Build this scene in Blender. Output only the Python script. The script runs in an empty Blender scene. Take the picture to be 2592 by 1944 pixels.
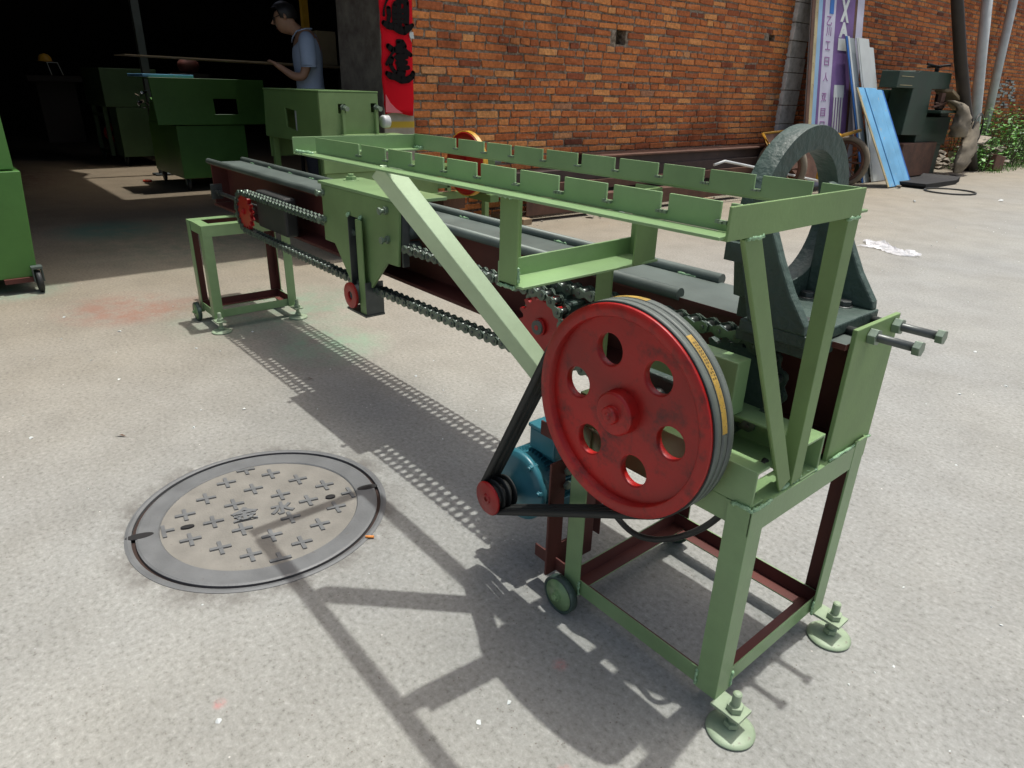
import bpy, bmesh, math, random
from mathutils import Vector, Matrix, noise as mn
R = math.radians
scene = bpy.context.scene
COL = scene.collection
# ------------------------------------------------------------------ camera
cam_d = bpy.data.cameras.new('camera'); cam = bpy.data.objects.new('camera', cam_d); COL.objects.link(cam)
fwd = Vector((-0.69540532, 0.59617139, -0.40123698)); rgt = Vector((0.64201548, 0.76625682, 0.02581869)); upv = rgt.cross(fwd)
cam.matrix_world = Matrix(((rgt.x, upv.x, -fwd.x, 0.44674252), (rgt.y, upv.y, -fwd.y, -0.90663416), (rgt.z, upv.z, -fwd.z, 1.09962352), (0, 0, 0, 1)))
cam_d.sensor_width = 36; cam_d.lens = 23.755; cam_d.clip_start = 0.02; cam_d.clip_end = 900
scene.camera = cam
# ------------------------------------------------------------------ sky, sun, exposure
to_sun = Vector((0.012, 0.235, 1.0)).normalized()
elev = math.asin(to_sun.z); azim = math.atan2(to_sun.x, to_sun.y)
w = bpy.data.worlds.new('World'); scene.world = w; w.use_nodes = True
nt = w.node_tree; bg = nt.nodes['Background']; sky = nt.nodes.new('ShaderNodeTexSky')
sky.sky_type = 'NISHITA'; sky.sun_disc = False; sky.sun_elevation = elev; sky.sun_rotation = azim
sky.air_density = 1.0; sky.dust_density = 7.0; sky.ozone_density = 1.0
nt.links.new(sky.outputs[0], bg.inputs[0]); bg.inputs[1].default_value = 0.15
sl = bpy.data.lights.new('sun', 'SUN'); sl.energy = 3.6; sl.angle = R(0.8); sl.color = (1.0, 0.98, 0.95)
so = bpy.data.objects.new('sun', sl); COL.objects.link(so); so.rotation_euler = to_sun.to_track_quat('Z', 'Y').to_euler(); so.location = (0, 0, 12)
scene.view_settings.view_transform = 'Standard'; scene.view_settings.look = 'None'
scene.view_settings.exposure = -0.06; scene.view_settings.gamma = 1.0
scene.cycles.use_denoising = True
scene.cycles.max_bounces = 8; scene.cycles.diffuse_bounces = 4

# ------------------------------------------------------------------ materials
def nodes(name):
    m = bpy.data.materials.new(name); m.use_nodes = True
    t = m.node_tree; return m, t, t.nodes['Principled BSDF']
def N(t, kind, **k):
    n = t.nodes.new('ShaderNode' + kind)
    for a, b in k.items():
        if a.startswith('i_'):
            key = a[2:]; key = int(key) if key.isdigit() else key.replace('_', ' ')
            n.inputs[key].default_value = b
        else: setattr(n, a, b)
    return n
def ramp(t, fac, stops):
    r = t.nodes.new('ShaderNodeValToRGB'); e = r.color_ramp.elements
    while len(e) > 1: e.remove(e[-1])
    e[0].position = stops[0][0]; e[0].color = (*stops[0][1], 1) if len(stops[0][1]) == 3 else stops[0][1]
    for p, c in stops[1:]:
        x = e.new(p); x.color = (*c, 1)
    t.links.new(fac, r.inputs[0]); return r
def mix(t, fac, a, b, mode='MIX'):
    m = t.nodes.new('ShaderNodeMix'); m.data_type = 'RGBA'; m.blend_type = mode
    for s, v in ((m.inputs[0], fac), (m.inputs[6], a), (m.inputs[7], b)):
        if hasattr(v, 'default_value') or hasattr(v, 'is_linked'): t.links.new(v, s)
        elif isinstance(v, (tuple, list)): s.default_value = (*v, 1)
        else: s.default_value = v
    return m.outputs[2]
def noisev(t, co, scale, detail=4, rough=.55):
    n = N(t, 'TexNoise'); n.inputs['Scale'].default_value = scale; n.inputs['Detail'].default_value = detail; n.inputs['Roughness'].default_value = rough
    t.links.new(co, n.inputs['Vector']); return n.outputs[0]
def thr(t, v, lo, hi):
    m = N(t, 'MapRange'); m.inputs['From Min'].default_value = lo; m.inputs['From Max'].default_value = hi; t.links.new(v, m.inputs[0]); return m.outputs[0]
def bump(t, b, h, strength, dist, prev=None):
    n = N(t, 'Bump'); n.inputs['Strength'].default_value = strength; n.inputs['Distance'].default_value = dist
    t.links.new(h, n.inputs['Height'])
    if prev is not None: t.links.new(prev, n.inputs['Normal'])
    t.links.new(n.outputs[0], b.inputs['Normal']); return n.outputs[0]
def paint(name, col, rough=.42, var=.18, scale=6, metal=0., wear=None, ws=.08, wearcol=(.05, .03, .02), bumpd=.0006, fine=140, spec=.5):
    m, t, b = nodes(name); co = N(t, 'TexCoord').outputs['Object']
    n1 = noisev(t, co, scale, 6)
    d = tuple(c * (1 - var) for c in col); l = tuple(min(1, c * (1 + var)) for c in col)
    c = ramp(t, n1, [(.3, d), (.7, l)]).outputs[0]
    n2 = noisev(t, co, fine, 3)
    if wear:
        n3 = noisev(t, co, scale * 4, 8, .7)
        c = mix(t, thr(t, n3, wear, wear + ws), c, wearcol)
    if 'green' in name and 'chain' not in name:
        dn = noisev(t, co, 1.7, 8, .72); c = mix(t, 1., c, ramp(t, dn, [(.35, (.84, .83, .80)), (.6, (1.05, 1.04, 1.03))]).outputs[0], 'MULTIPLY')
        fn = noisev(t, co, 46, 6, .8); c = mix(t, thr(t, fn, .735, .76), c, (.07, .05, .035))
        ln = noisev(t, co, 90, 4, .7); c = mix(t, thr(t, ln, .70, .76), c, tuple(min(1, q*1.35 + .03) for q in col))
    t.links.new(c, b.inputs['Base Color'])
    rr = N(t, 'MapRange'); rr.inputs['To Min'].default_value = max(.05, rough - .1); rr.inputs['To Max'].default_value = rough + .12
    t.links.new(n1, rr.inputs[0]); t.links.new(rr.outputs[0], b.inputs['Roughness'])
    b.inputs['Metallic'].default_value = metal; b.inputs['Specular IOR Level'].default_value = spec
    bump(t, b, n2, .5, bumpd); return m
M = {}
GREEN = (.215, .345, .160)
M['cabgreen'] = paint('cabinet_green_paint', (.075, .20, .045), .4, .08, 2, spec=.35)
M['green'] = paint('green_paint', GREEN, .34, .1, 5, wear=.73, wearcol=(.12, .15, .08))  # lighter copy of the frame paint, sunlight on top faces put into colour
M['bright'] = paint('pale_green_gloss', (.46, .60, .40), .45, .06, 3, metal=.35)  # paler than the machine green, sun glare put into the brace's colour
M['boxgreen'] = paint('box_green_paint', (.10, .185, .062), .45, .1, 3, spec=.4)  # box machine's green darkened; shade on its side face put into the colour
M['green2'] = paint('olive_green_paint', (.18, .285, .112), .5, .12, 3, spec=.35, wear=.72, wearcol=(.10, .12, .06))  # frame green darkened for upright faces, shade put in; box machine's olive too
M['dgreen'] = paint('green_paint_inner', (.14, .27, .12), .4, .15, 5)
M['primer'] = paint('red_primer', (.095, .024, .017), .62, .25, 7, wear=.66, wearcol=(.04, .018, .014))
M['red'] = paint('red_gloss_paint', (.33, .007, .007), .36, .3, 9, wear=.64, wearcol=(.10, .012, .010), spec=.5)
M['wheelred'] = paint('grimy_red_wheel_paint', (.36, .008, .006), .42, .4, 5, wear=.50, ws=.20, wearcol=(.075, .008, .007), bumpd=.0012, fine=70)
M['cast'] = paint('dark_slate_cast_paint', (.042, .072, .058), .55, .28, 9, bumpd=.009, fine=55)
M['steel'] = paint('worn_steel', (.10, .128, .112), .52, .25, 6, metal=.25, wear=.66, wearcol=(.09, .10, .09))
M['rod'] = paint('dark_steel', (.085, .095, .09), .40, .2, 20, metal=.5)
M['chain'] = paint('oiled_chain_steel', (.10, .115, .105), .30, .25, 30, metal=.75)
M['chaing'] = paint('greenish_chain_steel', (.11, .15, .12), .30, .25, 30, metal=.6)
M['bolt'] = paint('zinc_bolt', (.20, .26, .20), .35, .2, 30, metal=.5)
M['rubber'] = paint('black_rubber', (.022, .024, .022), .55, .2, 20)
M['belt'] = paint('belt_back', (.12, .14, .125), .55, .2, 12, wear=.62, wearcol=(.12, .13, .12))
M['beltside'] = paint('belt_rubber', (.02, .022, .02), .6, .2, 12)
M['yellowmark'] = paint('yellow_print', (.42, .27, .05), .6, .2, 60, wear=.54, wearcol=(.12, .11, .06))
M['teal'] = paint('teal_enamel', (.035, .165, .205), .33, .15, 6, wear=.74, wearcol=(.05, .07, .07))
M['black'] = paint('black', (.008, .008, .008), .7, .1)
M['rust'] = paint('rusty_iron', (.11, .055, .035), .8, .35, 6, wear=.6, wearcol=(.18, .09, .04), bumpd=.003, fine=60)
M['darkrust'] = paint('dark_rusty_plate', (.05, .033, .028), .75, .35, 4, wear=.62, wearcol=(.10, .06, .04))
M['yellow'] = paint('yellow_paint', (.50, .27, .02), .45, .2, 8, wear=.66, wearcol=(.12, .06, .02))
M['skin'] = paint('skin', (.33, .18, .11), .5, .06, 8)
M['lip'] = paint('lip', (.26, .10, .08), .5, .06, 8)
M['hair'] = paint('black_hair', (.012, .010, .009), .5, .1, 80)
M['shirt'] = paint('pale_blue_shirt', (.34, .42, .55), .85, .06, 9)
M['trouser'] = paint('dark_trousers', (.03, .032, .04), .9, .1, 9)
M['wood'] = paint('bare_wood', (.30, .22, .13), .7, .2, 9)
M['bluep'] = paint('light_blue_panel', (.16, .42, .66), .45, .22, 3, wear=.60, wearcol=(.36, .42, .42))
M['blued'] = paint('deep_blue_panel', (.02, .13, .42), .45, .2, 4)
M['white'] = paint('off_white_panel', (.58, .62, .60), .5, .12, 3, wear=.66, wearcol=(.3, .3, .27))
M['darkpost'] = paint('dark_grey_post', (.06, .07, .07), .6, .15, 5)
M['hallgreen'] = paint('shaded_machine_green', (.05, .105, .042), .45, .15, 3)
M['padgreen'] = paint('pale_green_pad', (.30, .39, .26), .5, .15, 12, wear=.6, wearcol=(.22, .22, .17))  # paler, greyer green than the legs, with drab patches
M['fadedwash'] = paint('faded_whitewash', (.36, .38, .36), .8, .25, 6)
M['greyp'] = paint('grey_panel', (.30, .34, .35), .45, .12, 3)
M['olddk'] = paint('old_machine_green', (.022, .05, .033), .5, .3, 4, wear=.64, wearcol=(.03, .03, .025))
M['cloth'] = paint('dusty_sacking', (.19, .165, .12), .9, .25, 7, bumpd=.004, fine=40)
M['cardboard'] = paint('cardboard', (.34, .26, .15), .85, .15, 6)
M['rock'] = paint('broken_concrete', (.26, .23, .18), .9, .3, 6, bumpd=.006, fine=50)
M['pipe'] = paint('galvanised_pipe', (.50, .53, .52), .45, .15, 5)
M['plug'] = paint('dark_pole', (.035, .028, .022), .7, .3, 6)
M['iron'] = paint('manhole_iron', (.205, .198, .172), .65, .16, 14, metal=.1, wear=.60, wearcol=(.16, .15, .125), ws=.15, bumpd=.0015, fine=160)
M['ironrim'] = paint('manhole_iron_rim', (.145, .153, .153), .55, .16, 12, metal=.2, wear=.60, wearcol=(.12, .11, .095), ws=.15, bumpd=.001, fine=160)
M['irongap'] = paint('rust_gap', (.035, .02, .015), .9, .2)
M['interior'] = paint('hall_shade_black', (.018, .015, .013), .9, .3, 1.5)  # near-black stand-in for the unlit hall, its shade put into the colour
M['orange'] = paint('orange_filter', (.75, .28, .06), .7, .05)
M['silver'] = paint('crumpled_foil', (.7, .7, .75), .18, .1, 20, metal=1.)
M['blueshoe'] = paint('red_rubber', (.5, .05, .02), .5, .1)
M['leaf'] = paint('leaf_green', (.10, .30, .035), .5, .45, 3)
M['leafd'] = paint('leaf_deep', (.05, .16, .025), .5, .4, 3)
M['stem'] = paint('plant_stem', (.08, .09, .04), .8, .2)
M['weld'] = paint('weld_bead', (.25, .42, .24), .25, .25, 200, bumpd=.002, fine=300)
M['redp'] = paint('faded_red', (.6, .05, .06), .6, .1)

# ------------------------------------------------------------------ mesh helpers
S = 0.7333333                                   # the machine is measured in units of 0.733 m
ORG = {}
class MB:
    def __init__(s, sc=1.0, off=(0, 0, 0)):
        s.v = []; s.f = []; s.mi = []; s.sm = []; s.sc = sc; s.T = None; s.off = off
    def _v(s, p):
        p = Vector(p)
        if s.T is not None: p = s.T @ p
        s.v.append(p); return len(s.v) - 1
    def face(s, idx, mi=0, sm=False): s.f.append(tuple(idx)); s.mi.append(mi); s.sm.append(sm)
    def box(s, a, b, mi=0):
        x0, y0, z0 = (min(a[i], b[i]) for i in range(3)); x1, y1, z1 = (max(a[i], b[i]) for i in range(3))
        i = [s._v(p) for p in ((x0,y0,z0),(x1,y0,z0),(x1,y1,z0),(x0,y1,z0),(x0,y0,z1),(x1,y0,z1),(x1,y1,z1),(x0,y1,z1))]
        for q in ((0,3,2,1),(4,5,6,7),(0,1,5,4),(1,2,6,5),(2,3,7,6),(3,0,4,7)): s.face([i[k] for k in q], mi)
        return s
    def sweep(s, prof, p0, p1, A, B, emi=None, capmi=0):
        """prof: closed 2d polygon (a,b) counter-clockwise seen from p1; swept p0->p1 with axes A,B"""
        A = Vector(A); B = Vector(B); n = len(prof)
        p0 = Vector(p0); p1 = Vector(p1)
        i0 = [s._v(p0 + A*a + B*b) for a, b in prof]; i1 = [s._v(p1 + A*a + B*b) for a, b in prof]
        for k in range(n):
            j = (k+1) % n; s.face((i0[k], i0[j], i1[j], i1[k]), emi[k] if emi else 0)
        s.face(i0[::-1], capmi); s.face(i1, capmi); return s
    def angle(s, p0, p1, A, B, w=.062, t=.006, w2=None, inner=0):
        w2 = w2 or w
        pr = [(0,0),(w,0),(w,t),(t,t),(t,w2),(0,w2)]
        return s.sweep(pr, p0, p1, A, B, [0, 0, inner, inner, 0, 0])
    def channel(s, p0, p1, A, B, w, h, t=.006):
        """web along B (height h) at a=0, flanges toward A (width w)"""
        pr = [(0,0),(w,0),(w,t),(t,t),(t,h-t),(w,h-t),(w,h),(0,h)]
        return s.sweep(pr, p0, p1, A, B)
    def tube(s, pts, r, n=10, mi=0, caps=True):
        pts = [Vector(p) for p in pts]; rings = []
        prev = None
        for k, p in enumerate(pts):
            d = (pts[min(k+1, len(pts)-1)] - pts[max(k-1, 0)]).normalized()
            if prev is None:
                a = d.orthogonal().normalized()
            else:
                a = (prev - d*prev.dot(d)).normalized()
            prev = a; b = d.cross(a)
            rr = r[k] if isinstance(r, (list, tuple)) else r
            rings.append([s._v(p + (a*math.cos(2*math.pi*j/n) + b*math.sin(2*math.pi*j/n))*rr) for j in range(n)])
        for k in range(len(rings)-1):
            for j in range(n): s.face((rings[k][j], rings[k][(j+1)%n], rings[k+1][(j+1)%n], rings[k+1][j]), mi, n > 6)
        if caps: s.face(rings[0][::-1], mi); s.face(rings[-1], mi)
        return s
    def cyl(s, p0, p1, r, n=24, mi=0, r2=None): return s.tube([p0, p1], [r, r2 if r2 is not None else r], n, mi)
    def lathe(s, prof, c, ax, n=48, mi=0, closed=True, sm=True):
        """prof: list of (radius, along axis); closed loop revolved about axis ax through c"""
        c = Vector(c); ax = Vector(ax).normalized(); a = ax.orthogonal().normalized(); b = ax.cross(a)
        rings = []
        for r_, h in prof:
            rings.append([s._v(c + ax*h + (a*math.cos(2*math.pi*j/n) + b*math.sin(2*math.pi*j/n))*r_) for j in range(n)])
        m = len(prof)
        for k in range(m if closed else m-1):
            q = (k+1) % m
            for j in range(n): s.face((rings[k][j], rings[k][(j+1)%n], rings[q][(j+1)%n], rings[q][j]), mi, sm)
        return s
    def hexa(s, p, ax, r, h, mi=0):
        p = Vector(p); ax = Vector(ax).normalized(); return s.cyl(p, p + ax*h, r, 6, mi)
    def poly(s, pts, A, B, O, ax, t, mi=0, holes=()):
        """2d polygon (with round/any holes) extruded by t along ax"""
        bm = bmesh.new(); loops = [pts] + list(holes); es = []
        A = Vector(A); B = Vector(B); O = Vector(O); ax = Vector(ax)
        for lp in loops:
            vs = [bm.verts.new(O + A*a + B*b) for a, b in lp]
            es += [bm.edges.new((vs[k], vs[(k+1) % len(vs)])) for k in range(len(vs))]
        bmesh.ops.triangle_fill(bm, use_beauty=True, edges=es)
        bm.verts.index_update(); base = [v.co.copy() for v in bm.verts]; tri = [[v.index for v in f.verts] for f in bm.faces]; bm.free()
        i0 = [s._v(p) for p in base]; i1 = [s._v(p + ax*t) for p in base]
        for f in tri: s.face([i0[k] for k in f], mi); s.face([i1[k] for k in f][::-1], mi)
        k0 = 0
        for lp in loops:
            n = len(lp)
            for k in range(n):
                a, b = k0 + k, k0 + (k+1) % n; s.face((i0[a], i0[b], i1[b], i1[a]), mi, n > 12)
            k0 += n
        return s
    def build(s, name, mats, parent=None, origin=None, bevel=0, seg=2, sub=0, smooth=False):
        sc = s.sc
        if origin is None: org = ORG[parent.name] if parent else Vector((0, 0, 0))
        else: org = Vector(origin) * sc
        me = bpy.data.meshes.new(name)
        me.from_pydata([v*sc - org for v in s.v], [], s.f)
        if not isinstance(mats, (list, tuple)): mats = [mats]
        for m in mats: me.materials.append(M[m] if isinstance(m, str) else m)
        for p, mi, sm in zip(me.polygons, s.mi, s.sm): p.material_index = mi; p.use_smooth = sm or smooth
        bm = bmesh.new(); bm.from_mesh(me); bmesh.ops.recalc_face_normals(bm, faces=bm.faces); bm.to_mesh(me); bm.free()
        o = bpy.data.objects.new(name, me); COL.objects.link(o)
        if parent: o.parent = parent; o.location = org - ORG[parent.name]
        else: o.location = org
        ORG[o.name] = org
        if bevel:
            b = o.modifiers.new('bevel', 'BEVEL'); b.width = bevel; b.segments = seg; b.limit_method = 'ANGLE'; b.angle_limit = R(35)
        if sub:
            b = o.modifiers.new('sub', 'SUBSURF'); b.levels = b.render_levels = sub
        if any(s.sm) and not sub:
            for p in me.polygons: pass
        return o
def tag(o, label=None, cat=None, group=None, kind=None):
    for k, v in (('label', label), ('category', cat), ('group', group), ('kind', kind)):
        if v: o[k] = v
    return o
def empty(name, loc, label=None, cat=None, group=None, kind=None, parent=None):
    o = bpy.data.objects.new(name, None); COL.objects.link(o); loc = Vector(loc)
    if parent: o.parent = parent; o.location = loc - ORG[parent.name]
    else: o.location = loc
    o.empty_display_size = .1; ORG[o.name] = loc
    return tag(o, label, cat, group, kind)
def dup(root, loc, parent=None, rot=None, label=None):
    """copy of a thing or part with copies of its children"""
    c = root.copy(); COL.objects.link(c); loc = Vector(loc)
    par = parent or root.parent
    c.parent = par; c.location = loc - (ORG[par.name] if par else Vector((0, 0, 0))); ORG[c.name] = loc
    if rot is not None: c.rotation_euler = rot
    if label: c['label'] = label
    def rec(src, dst):
        for ch in list(src.children):
            d = ch.copy(); COL.objects.link(d); d.parent = dst; ORG[d.name] = loc; rec(ch, d)
    rec(root, c); return c
def circ(cx, cy, r, n=40, a0=0): return [(cx + r*math.cos(a0 + 2*math.pi*k/n), cy + r*math.sin(a0 + 2*math.pi*k/n)) for k in range(n)]
X, Y, Z = Vector((1,0,0)), Vector((0,1,0)), Vector((0,0,1))
def glyph(ch, T, parent, mat, size, off=.0, ext=.002, name='lettering', fix=None):
    """one character as a mesh: T places its own x (right), y (up), z (out)"""
    c = bpy.data.curves.new(name, 'FONT'); c.body = ch; c.size = 1.; c.align_x = 'CENTER'; c.align_y = 'CENTER'; c.offset = off; c.extrude = .002
    o = bpy.data.objects.new('tmp', c); COL.objects.link(o); bpy.context.view_layer.update()
    me = bpy.data.meshes.new_from_object(o.evaluated_get(bpy.context.evaluated_depsgraph_get()))
    bpy.data.objects.remove(o); xs = [v.co.x for v in me.vertices]; ys = [v.co.y for v in me.vertices]
    cx, cy = (min(xs)+max(xs))/2, (min(ys)+max(ys))/2; sx, sy = (size[0], size[1]) if isinstance(size, tuple) else (size, size)
    wx, wy = max(xs)-min(xs), max(ys)-min(ys)
    out = []
    for v in me.vertices: out.append(T @ Vector(((v.co.x-cx)/wx*sx, (v.co.y-cy)/wy*sy, v.co.z)))
    return out, [tuple(p.vertices) for p in me.polygons]
# ------------------------------------------------------------------ ground
def ground_mat():
    m, t, b = nodes('concrete_yard'); co = N(t, 'TexCoord').outputs['Object']
    big = noisev(t, co, .45, 5, .6); mid = noisev(t, co, 3.2, 6, .65); fine = noisev(t, co, 75, 5, .75); fine2 = noisev(t, co, 210, 3, .7)
    c = ramp(t, fine, [(.28, (.140, .143, .132)), (.43, (.242, .250, .240)), (.58, (.290, .299, .290)), (.76, (.385, .396, .388))]).outputs[0]
    warm = ramp(t, big, [(.38, (1.0, 1.0, .985)), (.62, (1.08, 1.055, .99))]).outputs[0]
    c = mix(t, 1., c, warm, 'MULTIPLY')
    md = ramp(t, mid, [(.30, (.88, .875, .86)), (.6, (1.06, 1.06, 1.05))]).outputs[0]
    c = mix(t, 1., c, md, 'MULTIPLY')
    # worn, warm-brown trodden soil towards the workshop door (x < -2.2)
    sx = N(t, 'SeparateXYZ'); t.links.new(co, sx.inputs[0])
    a = N(t, 'MapRange'); a.inputs['From Min'].default_value = -1.2; a.inputs['From Max'].default_value = -3.8; t.links.new(sx.outputs[0], a.inputs[0])
    c = mix(t, a.outputs[0], c, mix(t, 1., c, (.92, .80, .66), 'MULTIPLY'))
    a2 = N(t, 'MapRange'); a2.inputs['From Min'].default_value = -4.6; a2.inputs['From Max'].default_value = -6.5; t.links.new(sx.outputs[0], a2.inputs[0])
    c = mix(t, a2.outputs[0], c, mix(t, 1., c, (.62, .56, .50), 'MULTIPLY'))
    # dark aggregate and light chips
    v = N(t, 'TexVoronoi'); v.inputs['Scale'].default_value = 95; t.links.new(co, v.inputs['Vector'])
    ch = thr(t, v.outputs['Distance'], .17, .13); sel = thr(t, noisev(t, co, 22, 3), .56, .62)
    mm = N(t, 'Math', operation='MULTIPLY'); t.links.new(ch, mm.inputs[0]); t.links.new(sel, mm.inputs[1])
    c = mix(t, mm.outputs[0], c, (.16, .14, .115))
    v2 = N(t, 'TexVoronoi'); v2.inputs['Scale'].default_value = 34; t.links.new(co, v2.inputs['Vector'])
    ch2 = thr(t, v2.outputs['Distance'], .09, .06); sel2 = thr(t, noisev(t, co, 9, 3), .60, .64)
    m2 = N(t, 'Math', operation='MULTIPLY'); t.links.new(ch2, m2.inputs[0]); t.links.new(sel2, m2.inputs[1])
    c = mix(t, m2.outputs[0], c, (.62, .60, .55))
    # oil spots / dark blotches
    dk = thr(t, noisev(t, co, 6.5, 6, .8), .70, .78); c = mix(t, dk, c, (.12, .11, .09))
    # paint overspray: blobs given by centre, radii, colour
    def blob(c, cx, cy, rx, ry, col, amt, sc=9, lo=.35, hi=.62):
        mp = N(t, 'Mapping'); mp.inputs['Location'].default_value = (-cx/rx, -cy/ry, 0); mp.inputs['Scale'].default_value = (1/rx, 1/ry, 0); t.links.new(co, mp.inputs[0])
        g = N(t, 'TexGradient', gradient_type='SPHERICAL'); t.links.new(mp.outputs[0], g.inputs[0])
        n = noisev(t, co, sc, 5, .7); q = N(t, 'Math', operation='MULTIPLY'); t.links.new(thr(t, g.outputs[0], 0, .6), q.inputs[0]); t.links.new(thr(t, n, lo, hi), q.inputs[1])
        q2 = N(t, 'Math', operation='MULTIPLY'); t.links.new(q.outputs[0], q2.inputs[0]); q2.inputs[1].default_value = amt
        return mix(t, q2.outputs[0], c, col)
    c = blob(c, -3.42, -.28, .36, .34, (.27, .12, .085), .55)
    c = blob(c, -3.25, .0, .22, .5, (.27, .13, .09), .5)
    c = blob(c, -2.95, .35, .5, .6, (.16, .30, .20), .5)
    c = blob(c, -2.3, .35, .3, .3, (.22, .36, .24), .7)
    c = blob(c, -5.65, .1, .5, .45, (.07, .17, .13), .7, 7, .3, .5)
    c = blob(c, -5.0, .5, 1.2, 1.0, (.10, .15, .10), .5)
    c = blob(c, -9.5, -.2, 1.5, .7, (.07, .03, .025), .7)
    c = blob(c, -4.05, -.66, .25, .3, (.20, .30, .22), .7)
    ring = N(t, 'VectorMath', operation='DISTANCE'); t.links.new(co, ring.inputs[0]); ring.inputs[1].default_value = (-1.2024, -.3994, 0)
    rq = N(t, 'Math', operation='MULTIPLY'); t.links.new(thr(t, ring.outputs['Value'], .41, .345), rq.inputs[0]); t.links.new(thr(t, noisev(t, co, 14, 5, .7), .40, .62), rq.inputs[1])
    c = mix(t, rq.outputs[0], c, (.15, .145, .13))
    for (x, y, r) in ((-.17,-.44,.012),(-.10,-.29,.018),(-.28,-.13,.02),(-.135,-.50,.012),(-.17,-.62,.02),(-.24,-.66,.014),(.55,.62,.018),(.45,.9,.02),(.3,1.05,.014),(-.62,-.71,.016),(-.2,.95,.015)):
        c = blob(c, x, y, r, r, (.50, .20, .19), .55, 90, .35, .6)
    t.links.new(c, b.inputs['Base Color']); b.inputs['Roughness'].default_value = .92; b.inputs['Specular IOR Level'].default_value = .25
    n1 = bump(t, b, mid, .15, .006); n2 = bump(t, b, fine, .5, .0035, n1); bump(t, b, fine2, .4, .001, n2)
    return m
g = MB(); g.poly([(-260, -260), (260, -260), (260, 260), (-260, 260)], X, Y, (0, 0, -.3), Z, .3)
gm = ground_mat()
# the yard sheet: flat, with the manhole cut out so the iron sits in its own seat
MH = (-1.2024, -.3994); MR = .3292
me = bpy.data.meshes.new('ground'); bm = bmesh.new()
outer = [bm.verts.new((x, y, 0)) for x, y in ((-260,-260),(260,-260),(260,260),(-260,260))]
inner = [bm.verts.new((x, y, 0)) for x, y in circ(MH[0], MH[1], MR + .012, 96)]
es = [bm.edges.new((l[k], l[(k+1) % len(l)])) for l in (outer, inner) for k in range(len(l))]
bmesh.ops.triangle_fill(bm, use_beauty=True, edges=es)
for f in bm.faces:
    if f.normal.z < 0: f.normal_flip()
bm.to_mesh(me); bm.free(); me.materials.append(gm)
gr = bpy.data.objects.new('ground', me); COL.objects.link(gr); tag(gr, kind='structure')

# ------------------------------------------------------------------ manhole cover
def manhole():
    o = (MH[0], MH[1], 0); r0 = .2584
    root = empty('manhole_cover', o, 'round cast iron manhole cover with raised crosses set in the concrete yard', 'manhole cover')
    m = MB(); m.lathe([(MR + .012, -.03), (MR + .012, .0015), (MR + .004, .003), (MR - .004, .001), (MR - .004, -.03)], o, Z, 128, sm=False); m.build('seat_ring', 'ironrim', root)
    m = MB(); m.poly(circ(o[0], o[1], MR - .002, 64), X, Y, (0, 0, -.02), Z, .012); m.build('gap', 'irongap', root)
    m = MB()
    m.lathe([(MR - .014, -.012), (MR - .014, .0), (MR - .02, .002), (r0 + .003, .002), (r0, -.001), (r0, -.012)], o, Z, 128, sm=False); m.build('cover_rim', 'ironrim', root)
    m = MB(); m.poly(circ(o[0], o[1], r0, 96), X, Y, (0, 0, -.008), Z, .006)
    root2 = m.build('cover_plate', 'iron', root)
    a = Vector((.25, .968, 0)); b = Vector((.99, -.139, 0))
    cr = [(-.241,.042),(-.173,.094),(-.093,.145),(-.015,.194),(.067,.236),(-.203,-.029),(-.122,.021),(-.044,.071),(.032,.122),(.111,.169),(-.153,-.103),(-.075,-.051),(.080,.048),(.159,.097),(-.106,-.174),(-.026,-.124),(.054,-.075),(.128,-.024),(.205,.025),(-.061,-.241),(.017,-.196),(.099,-.147),(.174,-.097),(.236,-.045)]
    for x, y in cr:
        m = MB()
        c = Vector((o[0]+x, o[1]+y, -.002))
        la, lb = .026, .029
        for d, e, L in ((a, b, la), (b, a, lb)):
            lo, hi = -L, L
            for sgn in (-1, 1):
                if math.hypot(x + d.x*L*sgn, y + d.y*L*sgn) > r0:
                    if sgn > 0: hi = .0
                    else: lo = .0
            p = [c + d*lo + e*.005, c + d*lo - e*.005, c + d*hi - e*.005, c + d*hi + e*.005]
            i0 = [m._v(q) for q in p]; i1 = [m._v(q + Z*(.0042 if d is a else .0036)) for q in p]
            m.face(i1); [m.face((i0[k], i0[(k+1)%4], i1[(k+1)%4], i1[k])) for k in range(4)]
        m.build('raised_cross', 'ironrim', root)
    # lettering reads along the lattice
    m = MB()
    for chh, (x, y), sz in (('\u91d1', (-.012, -.045), .062), ('\u6c34', (.021, .048), .056)):
        rx = Vector((.24, .97, 0)).normalized(); uy = Vector((-.97, .24, 0)).normalized()
        T = Matrix.Translation((o[0]+x, o[1]+y, -.0005)) @ Matrix(((rx.x, uy.x, 0, 0), (rx.y, uy.y, 0, 0), (0, 0, 1, 0), (0, 0, 0, 1)))
        vs, fs = glyph(chh, T, None, None, (sz*1.15, sz*1.1), off=.035)
        k = len(m.v); m.v += vs
        for f in fs: m.face([k + q for q in f])
    m.build('lettering', 'ironrim', root)
    for x, y, l, wd in ((-.075, -.296, .034, .008), (.075, .287, .030, .008), (-.044, -.186, .017, .005), (.054, .179, .014, .006)):
        m = MB(); c = Vector((o[0]+x, o[1]+y, -.0015)); d = a
        pts = [(l*math.cos(2*math.pi*k/16)*1., wd*math.sin(2*math.pi*k/16)*1.6) for k in range(16)]
        m.poly(pts, d, b, c, Z, .0042)
        m.build('lifting_slot', 'black', root)
manhole()
c1 = MB(); c1.cyl((-.912, -.236, .005), (-.898, -.219, .005), .0036, 10); tag(c1.build('cigarette_butt', 'orange', origin=(-.905, -.23, 0)), 'orange cigarette filter lying on the rim of the manhole cover', 'litter')

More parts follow.
